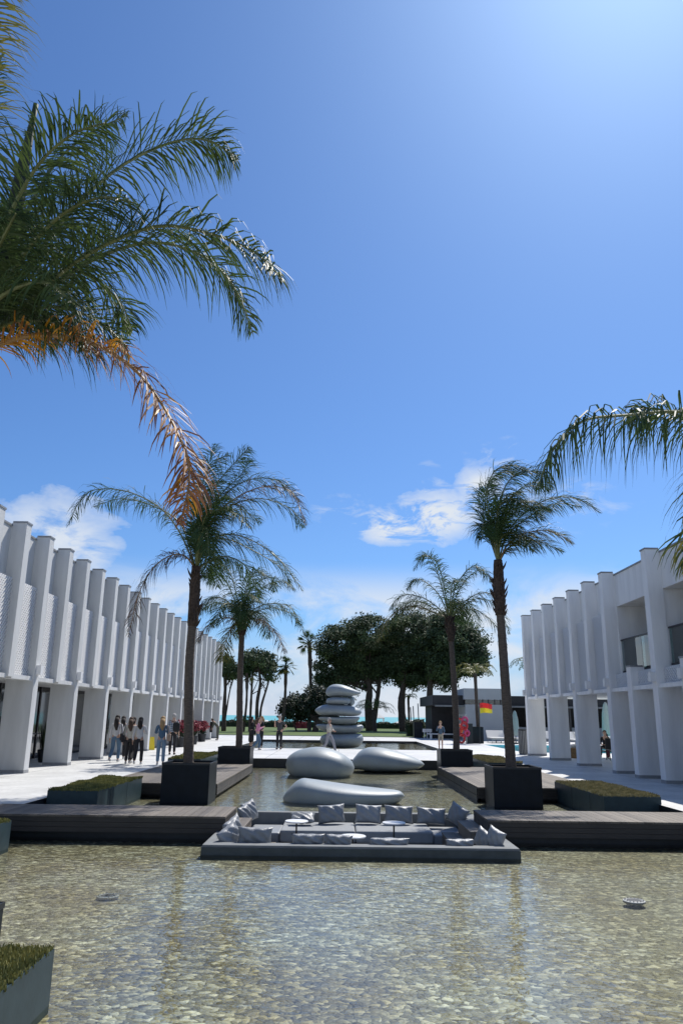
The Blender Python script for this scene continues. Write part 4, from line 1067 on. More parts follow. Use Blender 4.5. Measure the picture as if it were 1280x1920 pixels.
def lounger(px, py, Y, label, first=[None]):
    p = at(px, py, Y)
    if first[0] is None:
        t = thing('sun_lounger', label, 'sun lounger', (p.x, Y, 0), 'sun loungers around the pool')
        m = MB(); m.box(-.33, .33, -1.9, 0, .24, .30); m.build('frame', 'steel', t)
        m = MB(); m.box(-.32, .32, -1.88, -.02, .30, .38); m.build('mattress', 'canvas_white', t, bevel=.02)
        m = MB(); m.poly([(-.32, -.05, .32), (.32, -.05, .32), (.32, .55, .86), (-.32, .55, .86)]); m.poly([(-.32, .0, .27), (-.32, .6, .81), (.32, .6, .81), (.32, .0, .27)])
        m.poly([(-.32, -.05, .32), (-.32, .55, .86), (-.32, .6, .81), (-.32, 0, .27)]); m.poly([(.32, -.05, .32), (.32, 0, .27), (.32, .6, .81), (.32, .55, .86)]); m.poly([(-.32, .55, .86), (.32, .55, .86), (.32, .6, .81), (-.32, .6, .81)])
        m.build('backrest', 'canvas_white', t)
        for sx in (-.3, .3):
            for sy in (-1.8, .0):
                m = MB(); m.box(sx-.02, sx+.02, sy-.02, sy+.02, 0, .24); m.build('leg', 'steel', t)
        first[0] = t
    else:
        t = copy_tree(first[0]); t.location = (p.x, Y, 0); t['label'] = label
    return t
lounger(921, 1380, 58.5, 'white sun lounger against the pool bar wall, leftmost')
lounger(937, 1380, 58.5, 'white sun lounger against the pool bar wall, second from left')
lounger(963, 1380, 58.3, 'white sun lounger under the closed parasol')
lounger(990, 1380, 58.3, 'white sun lounger just left of the first right pillar')
lounger(1028, 1382, 58.3, 'white sun lounger seen between the first two right pillars')
lounger(1072, 1384, 56.3, 'white sun lounger left of the wicker table')
lounger(1085, 1384, 56.3, 'white sun lounger above the wicker table')
lounger(1145, 1386, 50, 'white sun lounger behind the seated woman')
def parasol(label, px, Y, py_top, group='closed parasols by the pool', mt='canvas_green'):
    p = at(px, 1380, Y); zt = at(px, py_top, Y).z
    t = thing('closed_parasol', label, 'parasol', (p.x, Y, 0), group)
    m = MB(); m.tube([(0, 0, 0), (0, 0, zt)], .035, 8); m.build('pole', 'black_metal', t)
    m = MB(); m.lathe((0, 0, 0), [(.24, zt-1.75), (.28, zt-1.5), (.22, zt-.6), (.12, zt-.15), (.05, zt-.02)], 10); m.build('folded_canopy', mt, t)
    m = MB(); m.box(-.3, .3, -.3, .3, 0, .08); m.build('base', 'black_metal', t)
parasol('closed green parasol by the loungers in front of the bar', 966, 56, 1332)
parasol('closed parasol behind the seated woman, between right pillars', 1138, 44, 1316)
parasol('closed parasol at the right of the seated woman', 1146, 46, 1322)
def flag():
    Y = 54.5; p = at(898, 1366, Y); tp = at(898, 1318, Y)
    t = thing('lifeguard_flag', 'red and yellow flag flying on a thin pole by the dark planter', 'flag', (p.x, Y, 0)); P_ = Pt(t)
    m = MB(); m.tube([(p.x, Y, 0), (tp.x, Y, tp.z)], .025, 8); P_.add(m, 'pole', 'black_metal')
    for nm, z0, z1, mt in (('upper_half', -.02, -.36, 'flag_red'), ('lower_half', -.36, -.72, 'flag_yellow')):
        m = MB(); n = 10
        for k in range(n):
            def q(u, z): return (tp.x+.03+u*.86, Y+.10*math.sin(u*7), tp.z+z+.05*math.sin(u*4+.5)-.02+(.10*u if z == -.72 else 0))
            u0, u1 = k/n, (k+1)/n; m.poly([q(u0, z1), q(u1, z1), q(u1, z0), q(u0, z0)])
        P_.add(m, nm, mt)
flag()
def boxplanter(label, l, r, top, Y, d=1.0, mt='planter_steel', nm='box_planter'):
    a = at(l, 1380, Y); b = at(r, 1380, Y); zt = at(l, top, Y).z
    t = thing(nm, label, 'planter', ((a.x+b.x)/2, Y+d/2, 0)); P_ = Pt(t)
    m = MB(); m.box(a.x, b.x, Y, Y+d, 0, zt); P_.add(m, 'box', mt)
    m = MB(); m.box(a.x+.06, b.x-.06, Y+.06, Y+d-.06, zt, zt+.02); P_.add(m, 'soil', 'soil')
boxplanter('dark box planter of the feather palm by the flag', 886, 906, 1363, 55.6)
boxplanter('dark box planter standing at the edge of the lawn', 776, 792, 1354, 68.5)
def rack():
    Y = 55.2; p = at(866, 1394, Y)
    t = thing('float_rack', 'rack of red pink and orange swimming floats beside the far right palm', 'rack', (p.x, Y, 0)); P_ = Pt(t); X = p.x
    m = MB()
    for dx in (-.3, .3):
        for dy in (-.15, .15): m.box(X+dx-.02, X+dx+.02, Y+dy-.02, Y+dy+.02, 0, 2.0)
    for z in (.05, .6, 1.9): m.box(X-.3, X+.3, Y-.15, Y+.15, z, z+.03)
    P_.add(m, 'frame', 'steel')
    rnd = random.Random(4)
    for k, (dx, z, mt, r) in enumerate([(-.15, 1.45, 'red_plastic', .22), (.2, 1.55, 'pink_plastic', .22), (-.2, .95, 'orange_plastic', .24), (.05, .8, 'red_plastic', .3), (.3, .7, 'pink_plastic', .18), (-.1, .35, 'red_plastic', .28), (.12, 1.2, 'red_plastic', .25)]):
        m = MB(); n = 20; c = Vector((X+dx, Y-.2-.03*k, z)); tilt = rnd.uniform(-.5, .5)
        pts = [c+Vector((math.cos(a/n*6.283)*r*.8, math.sin(tilt)*.05*math.sin(a/n*6.283), math.sin(a/n*6.283)*r)) for a in range(n+1)]
        m.tube(pts, .075, 8, cap=False); P_.add(m, 'swim_ring', mt, smooth=True)
    m = MB(); m.box(X+.34, X+.75, Y-.1, Y+.3, 0, 1.35); P_.add(m, 'locker', 'dark_paint')
rack()
def bin_():
    p = gnd(986, 1415); t = thing('litter_bin', 'dark fluted round bin beside the first right pillar', 'bin', (p.x-.05, p.y+.2, 0)); m = MB()
    prof = [(.24, 0), (.24, 1.16), (.25, 1.17), (.25, 1.22)]; m.lathe((0, 0, 0), prof, 20); m.build('body', 'dark_paint', t)
    m = MB()
    for k in range(20):
        a = k/20*6.283; m.box(.245*math.cos(a)-.012, .245*math.cos(a)+.012, .245*math.sin(a)-.012, .245*math.sin(a)+.012, .04, 1.14)
    m.build('flutes', 'coping', t)
bin_()
def wicker():
    p = gnd(1081, 1422); t = thing('wicker_stool', 'light brown wicker stool between the second and third right pillars', 'stool', (p.x, p.y+.3, 0)); m = MB()
    m.box(-.28, .28, -.28, .28, 0, .44); m.build('seat_block', 'wicker', t, bevel=.03)
    m = MB(); m.blob((.0, 0, .52), (.2, .2, .1)); m.build('towel', 'canvas_white', t, smooth=True)
wicker()
def wetsign():
    p = gnd(284, 1406); t = thing('floor_sign', 'folding yellow caution sign standing by the left pillars', 'sign', (p.x, p.y, 0), rz=.3)
    for s, nm in ((-1, 'front_panel'), (1, 'rear_panel')):
        m = MB(); i = [(-.15, s*.17), (.15, s*.17)]
        a, b, c, d = Vector((-.15, s*.17, 0)), Vector((.15, s*.17, 0)), Vector((.10, s*.015, .62)), Vector((-.10, s*.015, .62))
        o_ = Vector((0, -s*.012, 0)); m.poly([a, b, c, d] if s < 0 else [d, c, b, a]); m.poly([d+o_, c+o_, b+o_, a+o_] if s < 0 else [a+o_, b+o_, c+o_, d+o_])
        m.poly([a, d, d+o_, a+o_]); m.poly([b, b+o_, c+o_, c]); m.build(nm, 'yellow_plastic', t)
wetsign()
for k, px in enumerate((795, 800, 806)):
    p = at(px, 1376, 67.5); m = MB(); m.box(-.13, .13, -.13, .13, .5, .78); m.box(-.03, .03, -.03, .03, 0, .5)
    o = m.build('lawn_light', 'white_paint'); o.location = (p.x, 67.5, 0)
    tag(o, ['small white lamp by the lawn edge, left of three', 'small white lamp by the lawn edge, middle of three', 'small white lamp by the lawn edge, right of three'][k], 'lamp', 'small white lamps by the lawn edge')
p = at(838, 1384, 66); m = MB(); m.box(-1.6, 1.6, -.3, .3, .36, .44); m.box(-1.4, -1.3, -.25, .25, 0, .36); m.box(1.3, 1.4, -.25, .25, 0, .36)
o = m.build('bench', 'white_paint'); o.location = (p.x, 66, 0); tag(o, 'low white bench behind the child near the lime shrub', 'bench')
def gazebo():
    Y = 135; a = at(697, 1347, Y); b = at(720, 1347, Y); t = thing('beach_gazebo', 'thin white gazebo frame on the beach right of the stacked stones', 'gazebo', ((a.x+b.x)/2, Y+1, -1)); P_ = Pt(t)
    m = MB()
    for x in (a.x, b.x-.1):
        for y in (Y, Y+2.5): m.box(x, x+.1, y, y+.1, -1.2, a.z)
    P_.add(m, 'frame', 'white_paint')
    m = MB(); m.box(a.x-.1, b.x+.1, Y-.1, Y+2.6, a.z, a.z+.1); c = Vector(((a.x+b.x)/2, Y+1.25, a.z+.9))
    q = [(a.x-.1, Y-.1, a.z+.1), (b.x+.1, Y-.1, a.z+.1), (b.x+.1, Y+2.6, a.z+.1), (a.x-.1, Y+2.6, a.z+.1)]
    for k in range(4): m.poly([q[k], q[(k+1) % 4], c])
    P_.add(m, 'canopy', 'canvas_white')
gazebo()
def openparasol(label, px, py, Y, r, mt='canvas_white'):
    p = at(px, py, Y); t = thing('beach_parasol', label, 'parasol', (p.x, Y, p.z-2.3), 'open parasols on the beach')
    m = MB(); m.tube([(0, 0, 0), (0, 0, 2.3)], .04, 6); m.build('pole', 'white_paint', t)
    m = MB(); m.lathe((0, 0, 0), [(r, 1.85), (r*.5, 2.15), (.03, 2.32)], 10); m.build('canopy', mt, t)
openparasol('open beach parasol left of the dark lawn planter', 752, 1351, 130, 1.3)
openparasol('open beach parasol just behind the dark lawn planter', 771, 1350, 130, 1.4)
openparasol('small open beach parasol low over the hedge, leftmost', 742, 1354, 130, 1.0)
openparasol('pale parasol behind the talking women at the left', 499, 1350, 128, 1.2)
for k, (px, q) in enumerate(((769, 1326), (774, 1324), (783, 1319))):
    a = at(px+2, 1354, 126); b = at(px, q, 126); m = MB(); m.tube([a-Vector((0, 0, 1)), b], .09, 6); base = a-Vector((0, 0, 1))
    o = m.build('mast', 'coping', shift=tuple(base)); o.location = base
    tag(o, ['slanting beach mast, left of three', 'slanting beach mast, middle of three', 'slanting beach mast, right and tallest of three'][k], 'mast', 'slanting masts on the beach')

# plants in the left arcade
def potplant(label, x, y, seed, red=False, h=1.0):
    t = thing('potted_plant', label, 'plant', (x, y, 0), 'potted plants in the left arcade'); rnd = random.Random(seed)
    m = MB(); m.lathe((0, 0, 0), [(.20, 0), (.27, .42), (.25, .44), (.22, .40)], 14); m.build('pot', 'dark_paint', t)
    m = MB()
    if red:
        leafcloud(m, (0, 0, .95), (.42, .42, .42), 900, .09, rnd, 0, .3); mm = 'red_flower'
    else:
        for k in range(60):
            a = rnd.uniform(0, 6.28); r = rnd.uniform(0, .16); b = Vector((math.cos(a)*r, math.sin(a)*r, .38)); L_ = h*rnd.uniform(.6, 1.1)
            e = b+Vector((math.cos(a)*.22*L_, math.sin(a)*.22*L_, L_)); w = Vector((-math.sin(a), math.cos(a), 0))*.035
            mm_ = b.lerp(e, .5)+Vector((0, 0, .03)); m.poly([b-w*.7, b+w*.7, mm_+w, mm_-w]); m.poly([mm_-w, mm_+w, e])
        mm = 'hedge_leaf'
    m.build('foliage', mm, t)
potplant('spiky green potted plant behind the first fully seen left pillar', -10.5, 24.9, 1)
potplant('spiky green potted plant behind the second left pillar', -10.5, 28.5, 2)
potplant('second spiky plant close beside the first in the arcade', -10.9, 25.9, 3)
def redbush(label, px, py, Y, seed):
    p = at(px, py, Y); t = thing('flowering_plant', label, 'plant', (p.x, Y, 0), 'red flowering plants beside the left pillars'); rnd = random.Random(seed)
    m = MB(); m.lathe((0, 0, 0), [(.22, 0), (.28, .5), (.25, .5)], 14); m.build('pot', 'dark_paint', t)
    m = MB(); leafcloud(m, (0, 0, p.z), (.48, .4, .36), 700, .14, rnd, 0, .3); leafcloud(m, (0, 0, p.z-.3), (.3, .3, .35), 300, .12, rnd, 1, .3); m.build('flowers', ['red_flower', 'hedge_leaf'], t)
    m = MB(); m.tube([(0, 0, .4), (0, 0, p.z)], .03, 6); m.build('stem', 'bark', t)
redbush('red flowering plant just left of the nearer left palm trunk', 340, 1362, 43, 1)
redbush('red flowering plant just right of the nearer left palm trunk', 364, 1361, 47, 2)
redbush('red flowering plant beside the seated person in the arcade', 380, 1361, 52, 3)

# ------------------------------------------------------------------ people
def clothmat(name, col, rough=.85, noise=.15, nscale=25): return mat(name, col, rough, noise, nscale)
for nm, c in dict(skin=(.42, .26, .19), skin_light=(.55, .36, .27), hair_dark=(.018, .013, .011), hair_blond=(.36, .24, .12), hair_grey=(.42, .40, .38), hair_brown=(.07, .04, .025),
                  black_cloth=(.014, .014, .017), denim=(.075, .14, .22), denim_light=(.20, .30, .40), cream_cloth=(.46, .44, .38), white_cloth=(.50, .50, .50), pink_cloth=(.55, .22, .36),
                  olive_cloth=(.075, .08, .06), charcoal=(.05, .055, .06), beige_cloth=(.50, .47, .41), khaki=(.34, .31, .24), blue_cloth=(.06, .11, .17), maroon=(.14, .02, .035), bag_tan=(.42, .30, .22), navy=(.03, .035, .06), grey_cloth=(.30, .30, .33), pink_light=(.58, .36, .38)).items():
    mat(nm, c, .8, .15, 22)
def mat_check():
    m = bpy.data.materials.new('check_shirt'); m.use_nodes = True; nt = m.node_tree; L = nt.links.new; p = nt.nodes['Principled BSDF']; p.inputs['Roughness'].default_value = .85
    tc = N(nt, 'ShaderNodeTexCoord'); sx = N(nt, 'ShaderNodeSeparateXYZ'); L(tc.outputs['Object'], sx.inputs[0])
    a = math_n(nt, 'LESS_THAN', math_n(nt, 'FRACT', math_n(nt, 'MULTIPLY', sx.outputs[0], 11)), .35)
    b = math_n(nt, 'LESS_THAN', math_n(nt, 'FRACT', math_n(nt, 'MULTIPLY', sx.outputs[2], 11)), .35)
    s = math_n(nt, 'MULTIPLY', math_n(nt, 'ADD', a, b), .5)
    cr = N(nt, 'ShaderNodeValToRGB'); cr.color_ramp.elements[0].color = (.35, .40, .48, 1); cr.color_ramp.elements[1].color = (.02, .03, .07, 1); L(s, cr.inputs[0]); L(cr.outputs[0], p.inputs['Base Color'])
    MAT['check_shirt'] = m
mat_check()
def skin_mesh(name, verts, edges, radii, m_, parent, sub=2, root=0):
    me = bpy.data.meshes.new(name); me.from_pydata([tuple(v) for v in verts], edges, []); me.update()
    o = bpy.data.objects.new(name, me); COL.objects.link(o)
    o.modifiers.new('skin', 'SKIN')
    sk = me.skin_vertices[0].data if me.skin_vertices else None
    for i, r in enumerate(radii):
        rr = r if isinstance(r, tuple) else (r, r); sk[i].radius = rr
        sk[i].use_root = (i == root) or (isinstance(root, (list, tuple)) and i in root)
    o.modifiers[0].use_smooth_shade = True
    sb = o.modifiers.new('sub', 'SUBSURF'); sb.levels = sub; sb.render_levels = sub
    dg = bpy.context.evaluated_depsgraph_get(); dg.update()
    nm = bpy.data.meshes.new_from_object(o.evaluated_get(dg)); o.modifiers.clear(); o.data = nm; bpy.data.meshes.remove(me)
    nm.name = name; nm.materials.clear(); nm.materials.append(MAT[m_])
    if parent is not None: o.parent = parent
    return o
V = Vector
def person(label, loc, face, h=1.68, pose='stand', top='white_cloth', bottom='denim', shoes='white_cloth', hair='hair_dark', hairlen=.0, skin='skin', arms=None, legs=None, lean=0.0, long_sleeve=True, dress=False, bag=None, width=1.0, shorts=False, cap=None):
    """face: heading in radians, 0 = looks along +Y (away), pi = towards the camera; local +y is forward"""
    k = h/1.75
    t = thing('person', label, 'person', (loc[0], loc[1], loc[2] if len(loc) > 2 else 0), 'people around the pool', rz=face)
    A = arms or {}; Lg = legs or {}
    hipz = .93; sit = pose in ('sit', 'floor')
    if pose == 'sit': hipz = .50
    if pose == 'floor': hipz = .14
    if pose == 'squat': hipz = .30
    pel = V((0, 0, hipz)); c, s_ = math.cos(lean), math.sin(lean)
    def tor(x, z, y=0): return V((x, s_*z+y*c, c*z))+pel     # z above pelvis along the leaning spine
    waist, chest, neck0, neck = tor(0, .14), tor(0, .36, .01), tor(0, .50, -.005), tor(0, .565, .01)
    hd0, hd1, hd2 = tor(0, .62, .025), tor(0, .69, .03), tor(0, .755, .02)
    verts = [pel, waist, chest, neck0, neck, hd0, hd1, hd2]
    rad = [(.135*width, .105), (.115*width, .09), (.135*width, .10), (.07, .07), (.052, .055), (.066, .080), (.078, .095), (.055, .066)]
    edges = [(0, 1), (1, 2), (2, 3), (3, 4), (4, 5), (5, 6), (6, 7)]
    # nose and ears
    i = len(verts); verts += [hd0+V((0, .098, .035))]; rad += [.012]; edges += [(5, i)]
    hands = []; armj = {}
    for sd, nm in ((-1, 'l'), (1, 'r')):
        sh = tor(.165*sd*width, .45); el, wr = A.get(nm, ((.23*sd, -.01, 1.10), (.25*sd, .05, .84)))
        el, wr = V(el)-V((0, 0, .93))+pel, V(wr)-V((0, 0, .93))+pel
        d = (wr-el).normalized(); pm = wr+d*.07
        i = len(verts); verts += [tor(.11*sd*width, .46), sh, el, wr, pm]; rad += [(.06, .06), .054, .040, (.027, .030), (.034, .018)]
        edges += [(3 if False else 2, i), (i, i+1), (i+1, i+2), (i+2, i+3), (i+3, i+4)]
        armj[nm] = (sh, el, wr); hands.append((pm, d, sd))
    legj = {}
    for sd, nm in ((-1, 'l'), (1, 'r')):
        hp = pel+V((.088*sd*width, 0, -.03))
        kn, an = Lg.get(nm, ((.095*sd, .02, .49), (.10*sd, 0, .08))); kn, an = V(kn), V(an)
        toe = an+V((.01*sd, .16, -.045)) if nm+'t' not in Lg else V(Lg[nm+'t'])
        i = len(verts); verts += [hp, kn, an, toe]; rad += [(.088*width, .088), .056, .038, (.04, .026)]
        edges += [(0, i), (i, i+1), (i+1, i+2), (i+2, i+3)]; legj[nm] = (hp, kn, an, toe)
    root = [0]
    for pm, d, sd in hands:                   # five separate fingers, slightly curled
        sdv = d.cross(V((0, 1, 0))); sdv = sdv.normalized() if sdv.length > .1 else V((1, 0, 0)); fw = sdv.cross(d).normalized()
        for q in range(4):
            i = len(verts); o_ = pm+fw*(q-1.5)*.019+d*.01; l = [.060, .072, .068, .052][q]
            verts += [o_, o_+d*l*.55+sdv*-.006*sd, o_+d*l+sdv*-.02*sd]; rad += [.0095, .0085, .007]; edges += [(i, i+1), (i+1, i+2)]; root.append(i)
        i = len(verts); o_ = pm-d*.035+fw*.024; verts += [o_, o_+fw*.026+d*.025, o_+fw*.034+d*.052]; rad += [.011, .0095, .008]; edges += [(i, i+1), (i+1, i+2)]; root.append(i)
    verts = [v*k for v in verts]; rad = [(r[0]*k, r[1]*k) if isinstance(r, tuple) else r*k for r in rad]
    skin_mesh('body', verts, edges, rad, skin, t, 2, root)
    # garments
    def garment(nm, vs, es, rs, m_): return skin_mesh(nm, [v*k for v in vs], es, [(r[0]*k, r[1]*k) if isinstance(r, tuple) else r*k for r in rs], m_, t, 2, 0)
    g = .016
    vs = [tor(0, -.05), waist, chest, tor(0, .495, -.005)]; rs = [(.160*width, .128), (.13*width, .105), (.15*width, .115), (.075, .07)]; es = [(0, 1), (1, 2), (2, 3)]
    for sd, nm in ((-1, 'l'), (1, 'r')):
        sh, el, wr = armj[nm]; i = len(vs); vs += [tor(.11*sd*width, .455), sh, (el if long_sleeve else sh.lerp(el, .7))]; rs += [.075, .07, .055]; es += [(2, i), (i, i+1), (i+1, i+2)]
        if long_sleeve: vs += [el.lerp(wr, .9)]; rs += [.042]; es += [(i+2, i+3)]
    garment('top', vs, es, rs, top)
    if dress:
        vs = [tor(0, .10), pel+V((0, 0, -.05)), V((0, .01, .55)), V((0, .0, .22))]; garment('skirt', vs, [(0, 1), (1, 2), (2, 3)], [(.13, .11), (.165, .14), (.19, .16), (.21, .18)], bottom)
    else:
        vs = [tor(0, .12), pel]; rs = [(.125*width, .100), (.150*width, .122)]; es = [(0, 1)]
        for sd, nm in ((-1, 'l'), (1, 'r')):
            hp, kn, an, toe = legj[nm]; i = len(vs)
            vs += [hp, kn if not shorts else hp.lerp(kn, .85)]; rs += [(.102*width, .102), .074]; es += [(1, i), (i, i+1)]
            if not shorts: vs += [kn.lerp(an, .97)]; rs += [.064]; es += [(i+1, i+2)]
        garment('trousers' if not shorts else 'shorts', vs, es, rs, bottom)
    for nm in ('l', 'r'):
        hp, kn, an, toe = legj[nm]; garment('shoe', [an+V((0, -.05, -.035)), an+V((0, .04, -.035)), toe], [(0, 1), (1, 2)], [.042, .046, (.044, .028)], shoes)
    # face
    m = MB()
    for sd in (-1, 1): m.blob(tuple((hd0+V((.03*sd, .083, .055)))*k), (.010*k, .007*k, .007*k), 6, 4)
    m.build('eyes', 'hair_dark', t)
    m = MB(); m.blob(tuple((hd0+V((0, .084, -.012)))*k), (.022*k, .008*k, .006*k), 8, 4); m.build('mouth', 'pink_light', t)
    m = MB()
    for sd in (-1, 1): m.blob(tuple((hd1+V((.083*sd, -.005, -.02)))*k), (.010*k, .018*k, .030*k), 6, 6)
    m.build('ears', skin, t)
    # hair
    m = MB(); cc = hd1+V((0, -.018, .022)); rnd = random.Random(len(label))
    def hf(q):
        if q.y > .35 and q.z < .35: q = V((q.x*.9, .35, q.z))
        return q
    m.blob(tuple(cc*k), (.094*k, .112*k, .105*k), 16, 12, 0, hf)
    if hairlen > 0:
        p0 = cc+V((0, -.05, -.02)); m.tube([tuple(p0*k), tuple((p0+V((0, -.045, -.10)))*k), tuple((p0+V((0, -.06, -.12-hairlen*.5)))*k), tuple((p0+V((.02, -.055, -.12-hairlen)))*k)], [.085*k, .095*k, .085*k, .03*k], 10)
    m.build('hair', hair, t, smooth=True)
    if bag: bag(t, k, pel, armj)
    return t
def shoulder_bag(name, m_, side, z=.80, w=.30, h_=.26, y=-.02, d=.13, out=.26):
    def f(t, k, pel, armj):
        m = MB(); x = side*out; m.box((x-d/2)*k, (x+d/2)*k, (y-w/2)*k, (y+w/2)*k, (z)*k, (z+h_)*k); b = m.build(name, m_, t, bevel=.03*k)
        m = MB(); sh = armj['r' if side > 0 else 'l'][0]
        m.tube([V((x, y-.1, z+h_))*k, (sh+V((side*.01, -.04, .06)))*k, V((x, y+.1, z+h_))*k], .011*k, 6); m.build('strap', m_, t)
    return f
def back_bag(name, m_, z=1.0, w=.30, h_=.40, x=0.0, d=.17):
    def f(t, k, pel, armj):
        m = MB(); m.blob((x*k, -.20*k, (z+h_/2)*k), (w/2*k, d/2*k, h_/2*k), 14, 10, 0, lambda q: V((math.copysign(abs(q.x)**.6, q.x), math.copysign(abs(q.y)**.6, q.y), math.copysign(abs(q.z)**.6, q.z)))); m.build(name, m_, t, smooth=True)
        m = MB()
        for nm in ('l', 'r'):
            sh = armj[nm][0]; m.tube([V((x, -.15, z+h_*.9))*k, (sh+V((0, 0, .075)))*k, (sh+V((0, .12, -.10)))*k], .014*k, 6)
        m.build('strap', m_, t)
    return f
walkL = {'l': ((-.095, .16, .52), (-.10, .10, .09)), 'r': ((.09, -.02, .50), (.095, -.30, .15)), 'rt': (.10, -.17, .05)}
walkR = {'r': ((.095, .16, .52), (.10, .10, .09)), 'l': ((-.09, -.02, .50), (-.095, -.30, .15)), 'lt': (-.10, -.17, .05)}
phone = {'l': ((-.24, .04, 1.12), (-.10, .26, 1.22)), 'r': ((.24, .04, 1.12), (.10, .26, 1.22))}
def G(px, py): p = gnd(px, py); return (p.x, p.y)
person('woman in cream top and black trousers walking away with a black bag', G(240, 1433), .15, 1.62, top='cream_cloth', bottom='black_cloth', hair='hair_brown', hairlen=.30, legs=walkL, bag=shoulder_bag('shoulder_bag', 'black_cloth', -1))
person('long haired woman in jeans walking left of the cream topped woman', G(214, 1429), -.05, 1.68, top='white_cloth', bottom='denim', hair='hair_dark', hairlen=.34, legs=walkR, bag=shoulder_bag('shoulder_bag', 'black_cloth', 1))
person('person in black trousers half hidden beside the cream topped woman', G(226, 1424), .2, 1.64, top='white_cloth', bottom='black_cloth', hair='hair_dark', hairlen=.2, legs=walkR, bag=shoulder_bag('handbag', 'black_cloth', 1, .70))
person('dark haired woman in white top and wide black trousers walking away', G(258, 1434), .1, 1.62, top='white_cloth', bottom='black_cloth', hair='hair_dark', hairlen=.22, legs=walkR, arms={'r': ((.24, .04, 1.12), (.12, .2, 1.2)), 'l': ((-.23, 0, 1.1), (-.25, .05, .86))})
person('person in pink top carrying a cream tote bag on the shoulder', G(245, 1432), -.1, 1.62, top='pink_light', bottom='black_cloth', hair='hair_dark', hairlen=.06, legs=walkL, bag=shoulder_bag('tote_bag', 'cream_cloth', 1, .66, .36, .38, -.12, .10, .05), arms=phone)
person('long haired woman in blue denim with a tan handbag', G(300, 1434), .15, 1.66, top='denim', bottom='denim_light', hair='hair_blond', hairlen=.28, bag=shoulder_bag('handbag', 'bag_tan', 1, .84), arms=phone, skin='skin_light')
person('grey haired man in checked shirt with a black backpack', G(322, 1415), 0, 1.76, top='check_shirt', bottom='black_cloth', shoes='black_cloth', hair='hair_grey', long_sleeve=False, skin='skin_light', bag=back_bag('backpack', 'black_cloth', .95, .32, .42, .17), width=1.12)
person('person in olive clothes bending forward near the end of the left building', G(408, 1388), 1.5, 1.66, top='olive_cloth', bottom='olive_cloth', hair='hair_brown', lean=.75, arms={'l': ((-.1, .38, 1.1), (-.1, .45, .85)), 'r': ((.1, .38, 1.1), (.1, .45, .85))}, bag=shoulder_bag('coat', 'black_cloth', 1, .55, .2, .75, .55, .15, .1))
person('person sitting on the ground against a left pillar', G(380, 1388), 1.6, 1.66, pose='floor', top='olive_cloth', bottom='charcoal', legs={'l': ((-.12, .45, .42), (-.13, .80, .07)), 'r': ((.12, .45, .40), (.13, .82, .07))}, arms={'l': ((-.22, .15, 1.1), (-.12, .38, 1.15)), 'r': ((.22, .15, 1.1), (.12, .38, 1.15))}, hair='hair_dark')
person('long haired woman in a long black dress facing the talking group', G(470, 1401), -.9, 1.66, top='black_cloth', bottom='black_cloth', dress=True, hair='hair_dark', hairlen=.34, shoes='black_cloth', skin='skin_light', bag=shoulder_bag('shoulder_bag', 'black_cloth', 1, .72))
person('woman in pink jumper and blue jeans holding a phone in the group', G(482, 1407), -1.3, 1.62, top='pink_cloth', bottom='denim', hair='hair_brown', hairlen=.14, legs=walkL, arms=phone, skin='skin_light')
person('blond person in black standing behind the pink jumper', G(489, 1402), 2.2, 1.70, top='black_cloth', bottom='black_cloth', hair='hair_blond', hairlen=.08, skin='skin_light', arms={'l': ((-.24, .06, 1.12), (-.08, .30, 1.2)), 'r': ((.24, .0, 1.1), (.2, .2, 1.0))})
person('man in dark T-shirt and black trousers with a hand on his hip', G(523, 1405), 2.9, 1.76, top='charcoal', bottom='black_cloth', shoes='black_cloth', hair='hair_grey', long_sleeve=False, skin='skin_light', width=1.05, arms={'l': ((-.36, -.06, 1.15), (-.19, .04, .98)), 'r': ((.25, .02, 1.12), (.20, .2, 1.42))})
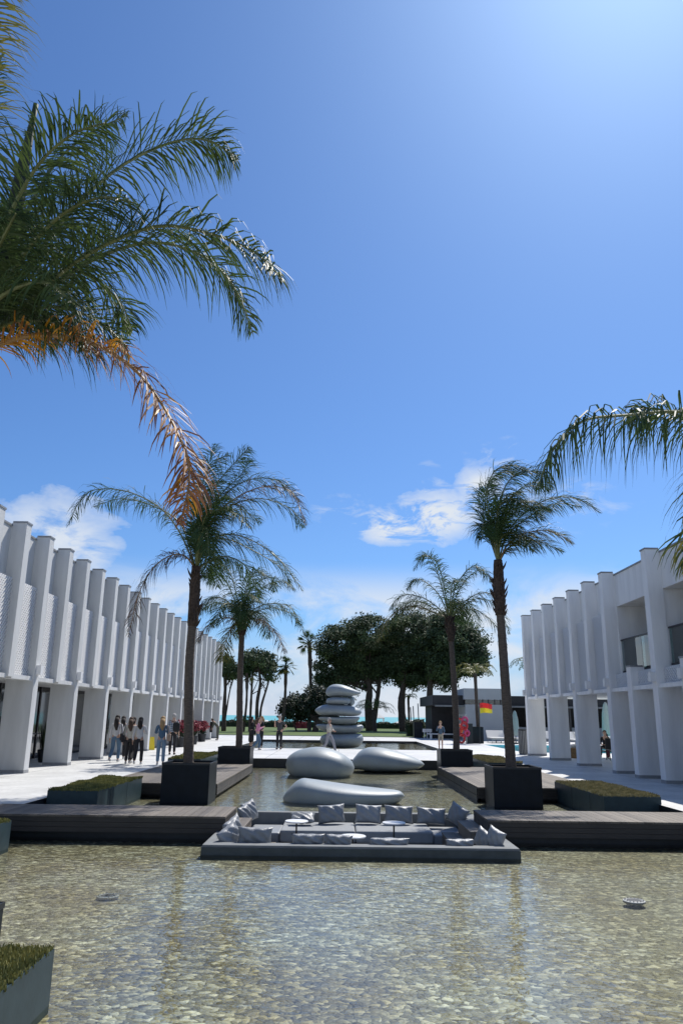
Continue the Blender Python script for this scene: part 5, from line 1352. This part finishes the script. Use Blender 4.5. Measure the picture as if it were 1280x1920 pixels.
person('man in beige jacket and pale trousers striding past the stacked stones', (at(616, 1400, 38.2).x, 38.2), -2.0, 1.66, top='beige_cloth', bottom='grey_cloth', shoes='charcoal', hair='hair_grey', skin='skin', arms={'l': ((-.24, .08, 1.15), (-.10, .26, 1.08)), 'r': ((.24, .08, 1.15), (.10, .26, 1.10))}, legs={'l': ((-.095, .22, .52), (-.10, .34, .09)), 'r': ((.09, -.08, .50), (.095, -.36, .15)), 'rt': (.10, -.23, .05)})
person('child in blue top and khaki shorts beside the farther right planter', G(826, 1406), 3.0, 1.55, top='blue_cloth', bottom='khaki', shorts=True, shoes='black_cloth', hair='hair_blond', skin='skin_light', arms={'l': ((-.24, .03, 1.13), (-.20, .15, 1.0)), 'r': ((.24, .03, 1.13), (.12, .2, 1.35))})
person('dark haired woman in black crouching behind the toddler in the right arcade', G(1136, 1420), 2.6, 1.66, pose='sit', top='black_cloth', bottom='black_cloth', hair='hair_brown', hairlen=.1, legs={'l': ((-.15, .42, .52), (-.15, .42, .08)), 'r': ((.15, .42, .52), (.15, .45, .08))}, arms={'l': ((-.22, .12, 1.1), (-.08, .35, 1.05)), 'r': ((.22, .12, 1.1), (.08, .35, 1.05))}, skin='skin_light')
person('toddler in pink top and maroon trousers in the right arcade', G(1140, 1423), -2.2, .95, top='pink_light', bottom='maroon', hair='hair_blond', skin='skin_light', arms={'l': ((-.2, .15, 1.1), (-.08, .35, 1.1)), 'r': ((.2, .15, 1.1), (.08, .35, 1.1))}, width=1.3)
person('person in pale shirt working behind the pool bar', (at(1033, 1370, 66.5).x, 66.5), 3.1, 1.75, top='grey_cloth', bottom='black_cloth', hair='hair_dark')
chair_p = G(1150, 1426)
t = thing('garden_chair', 'black garden chair at the right of the seated woman', 'chair', (chair_p[0]+.1, chair_p[1]+.3, 0))
m = MB(); m.box(-.25, .25, -.25, .25, .42, .46); m.build('seat', 'black_metal', t)
m = MB(); m.box(-.25, .25, .22, .25, .46, .92); m.build('backrest', 'black_metal', t)
for sx in (-.23, .23):
    for sy in (-.23, .23): m = MB(); m.box(sx-.015, sx+.015, sy-.015, sy+.015, 0, .42); m.build('leg', 'black_metal', t)
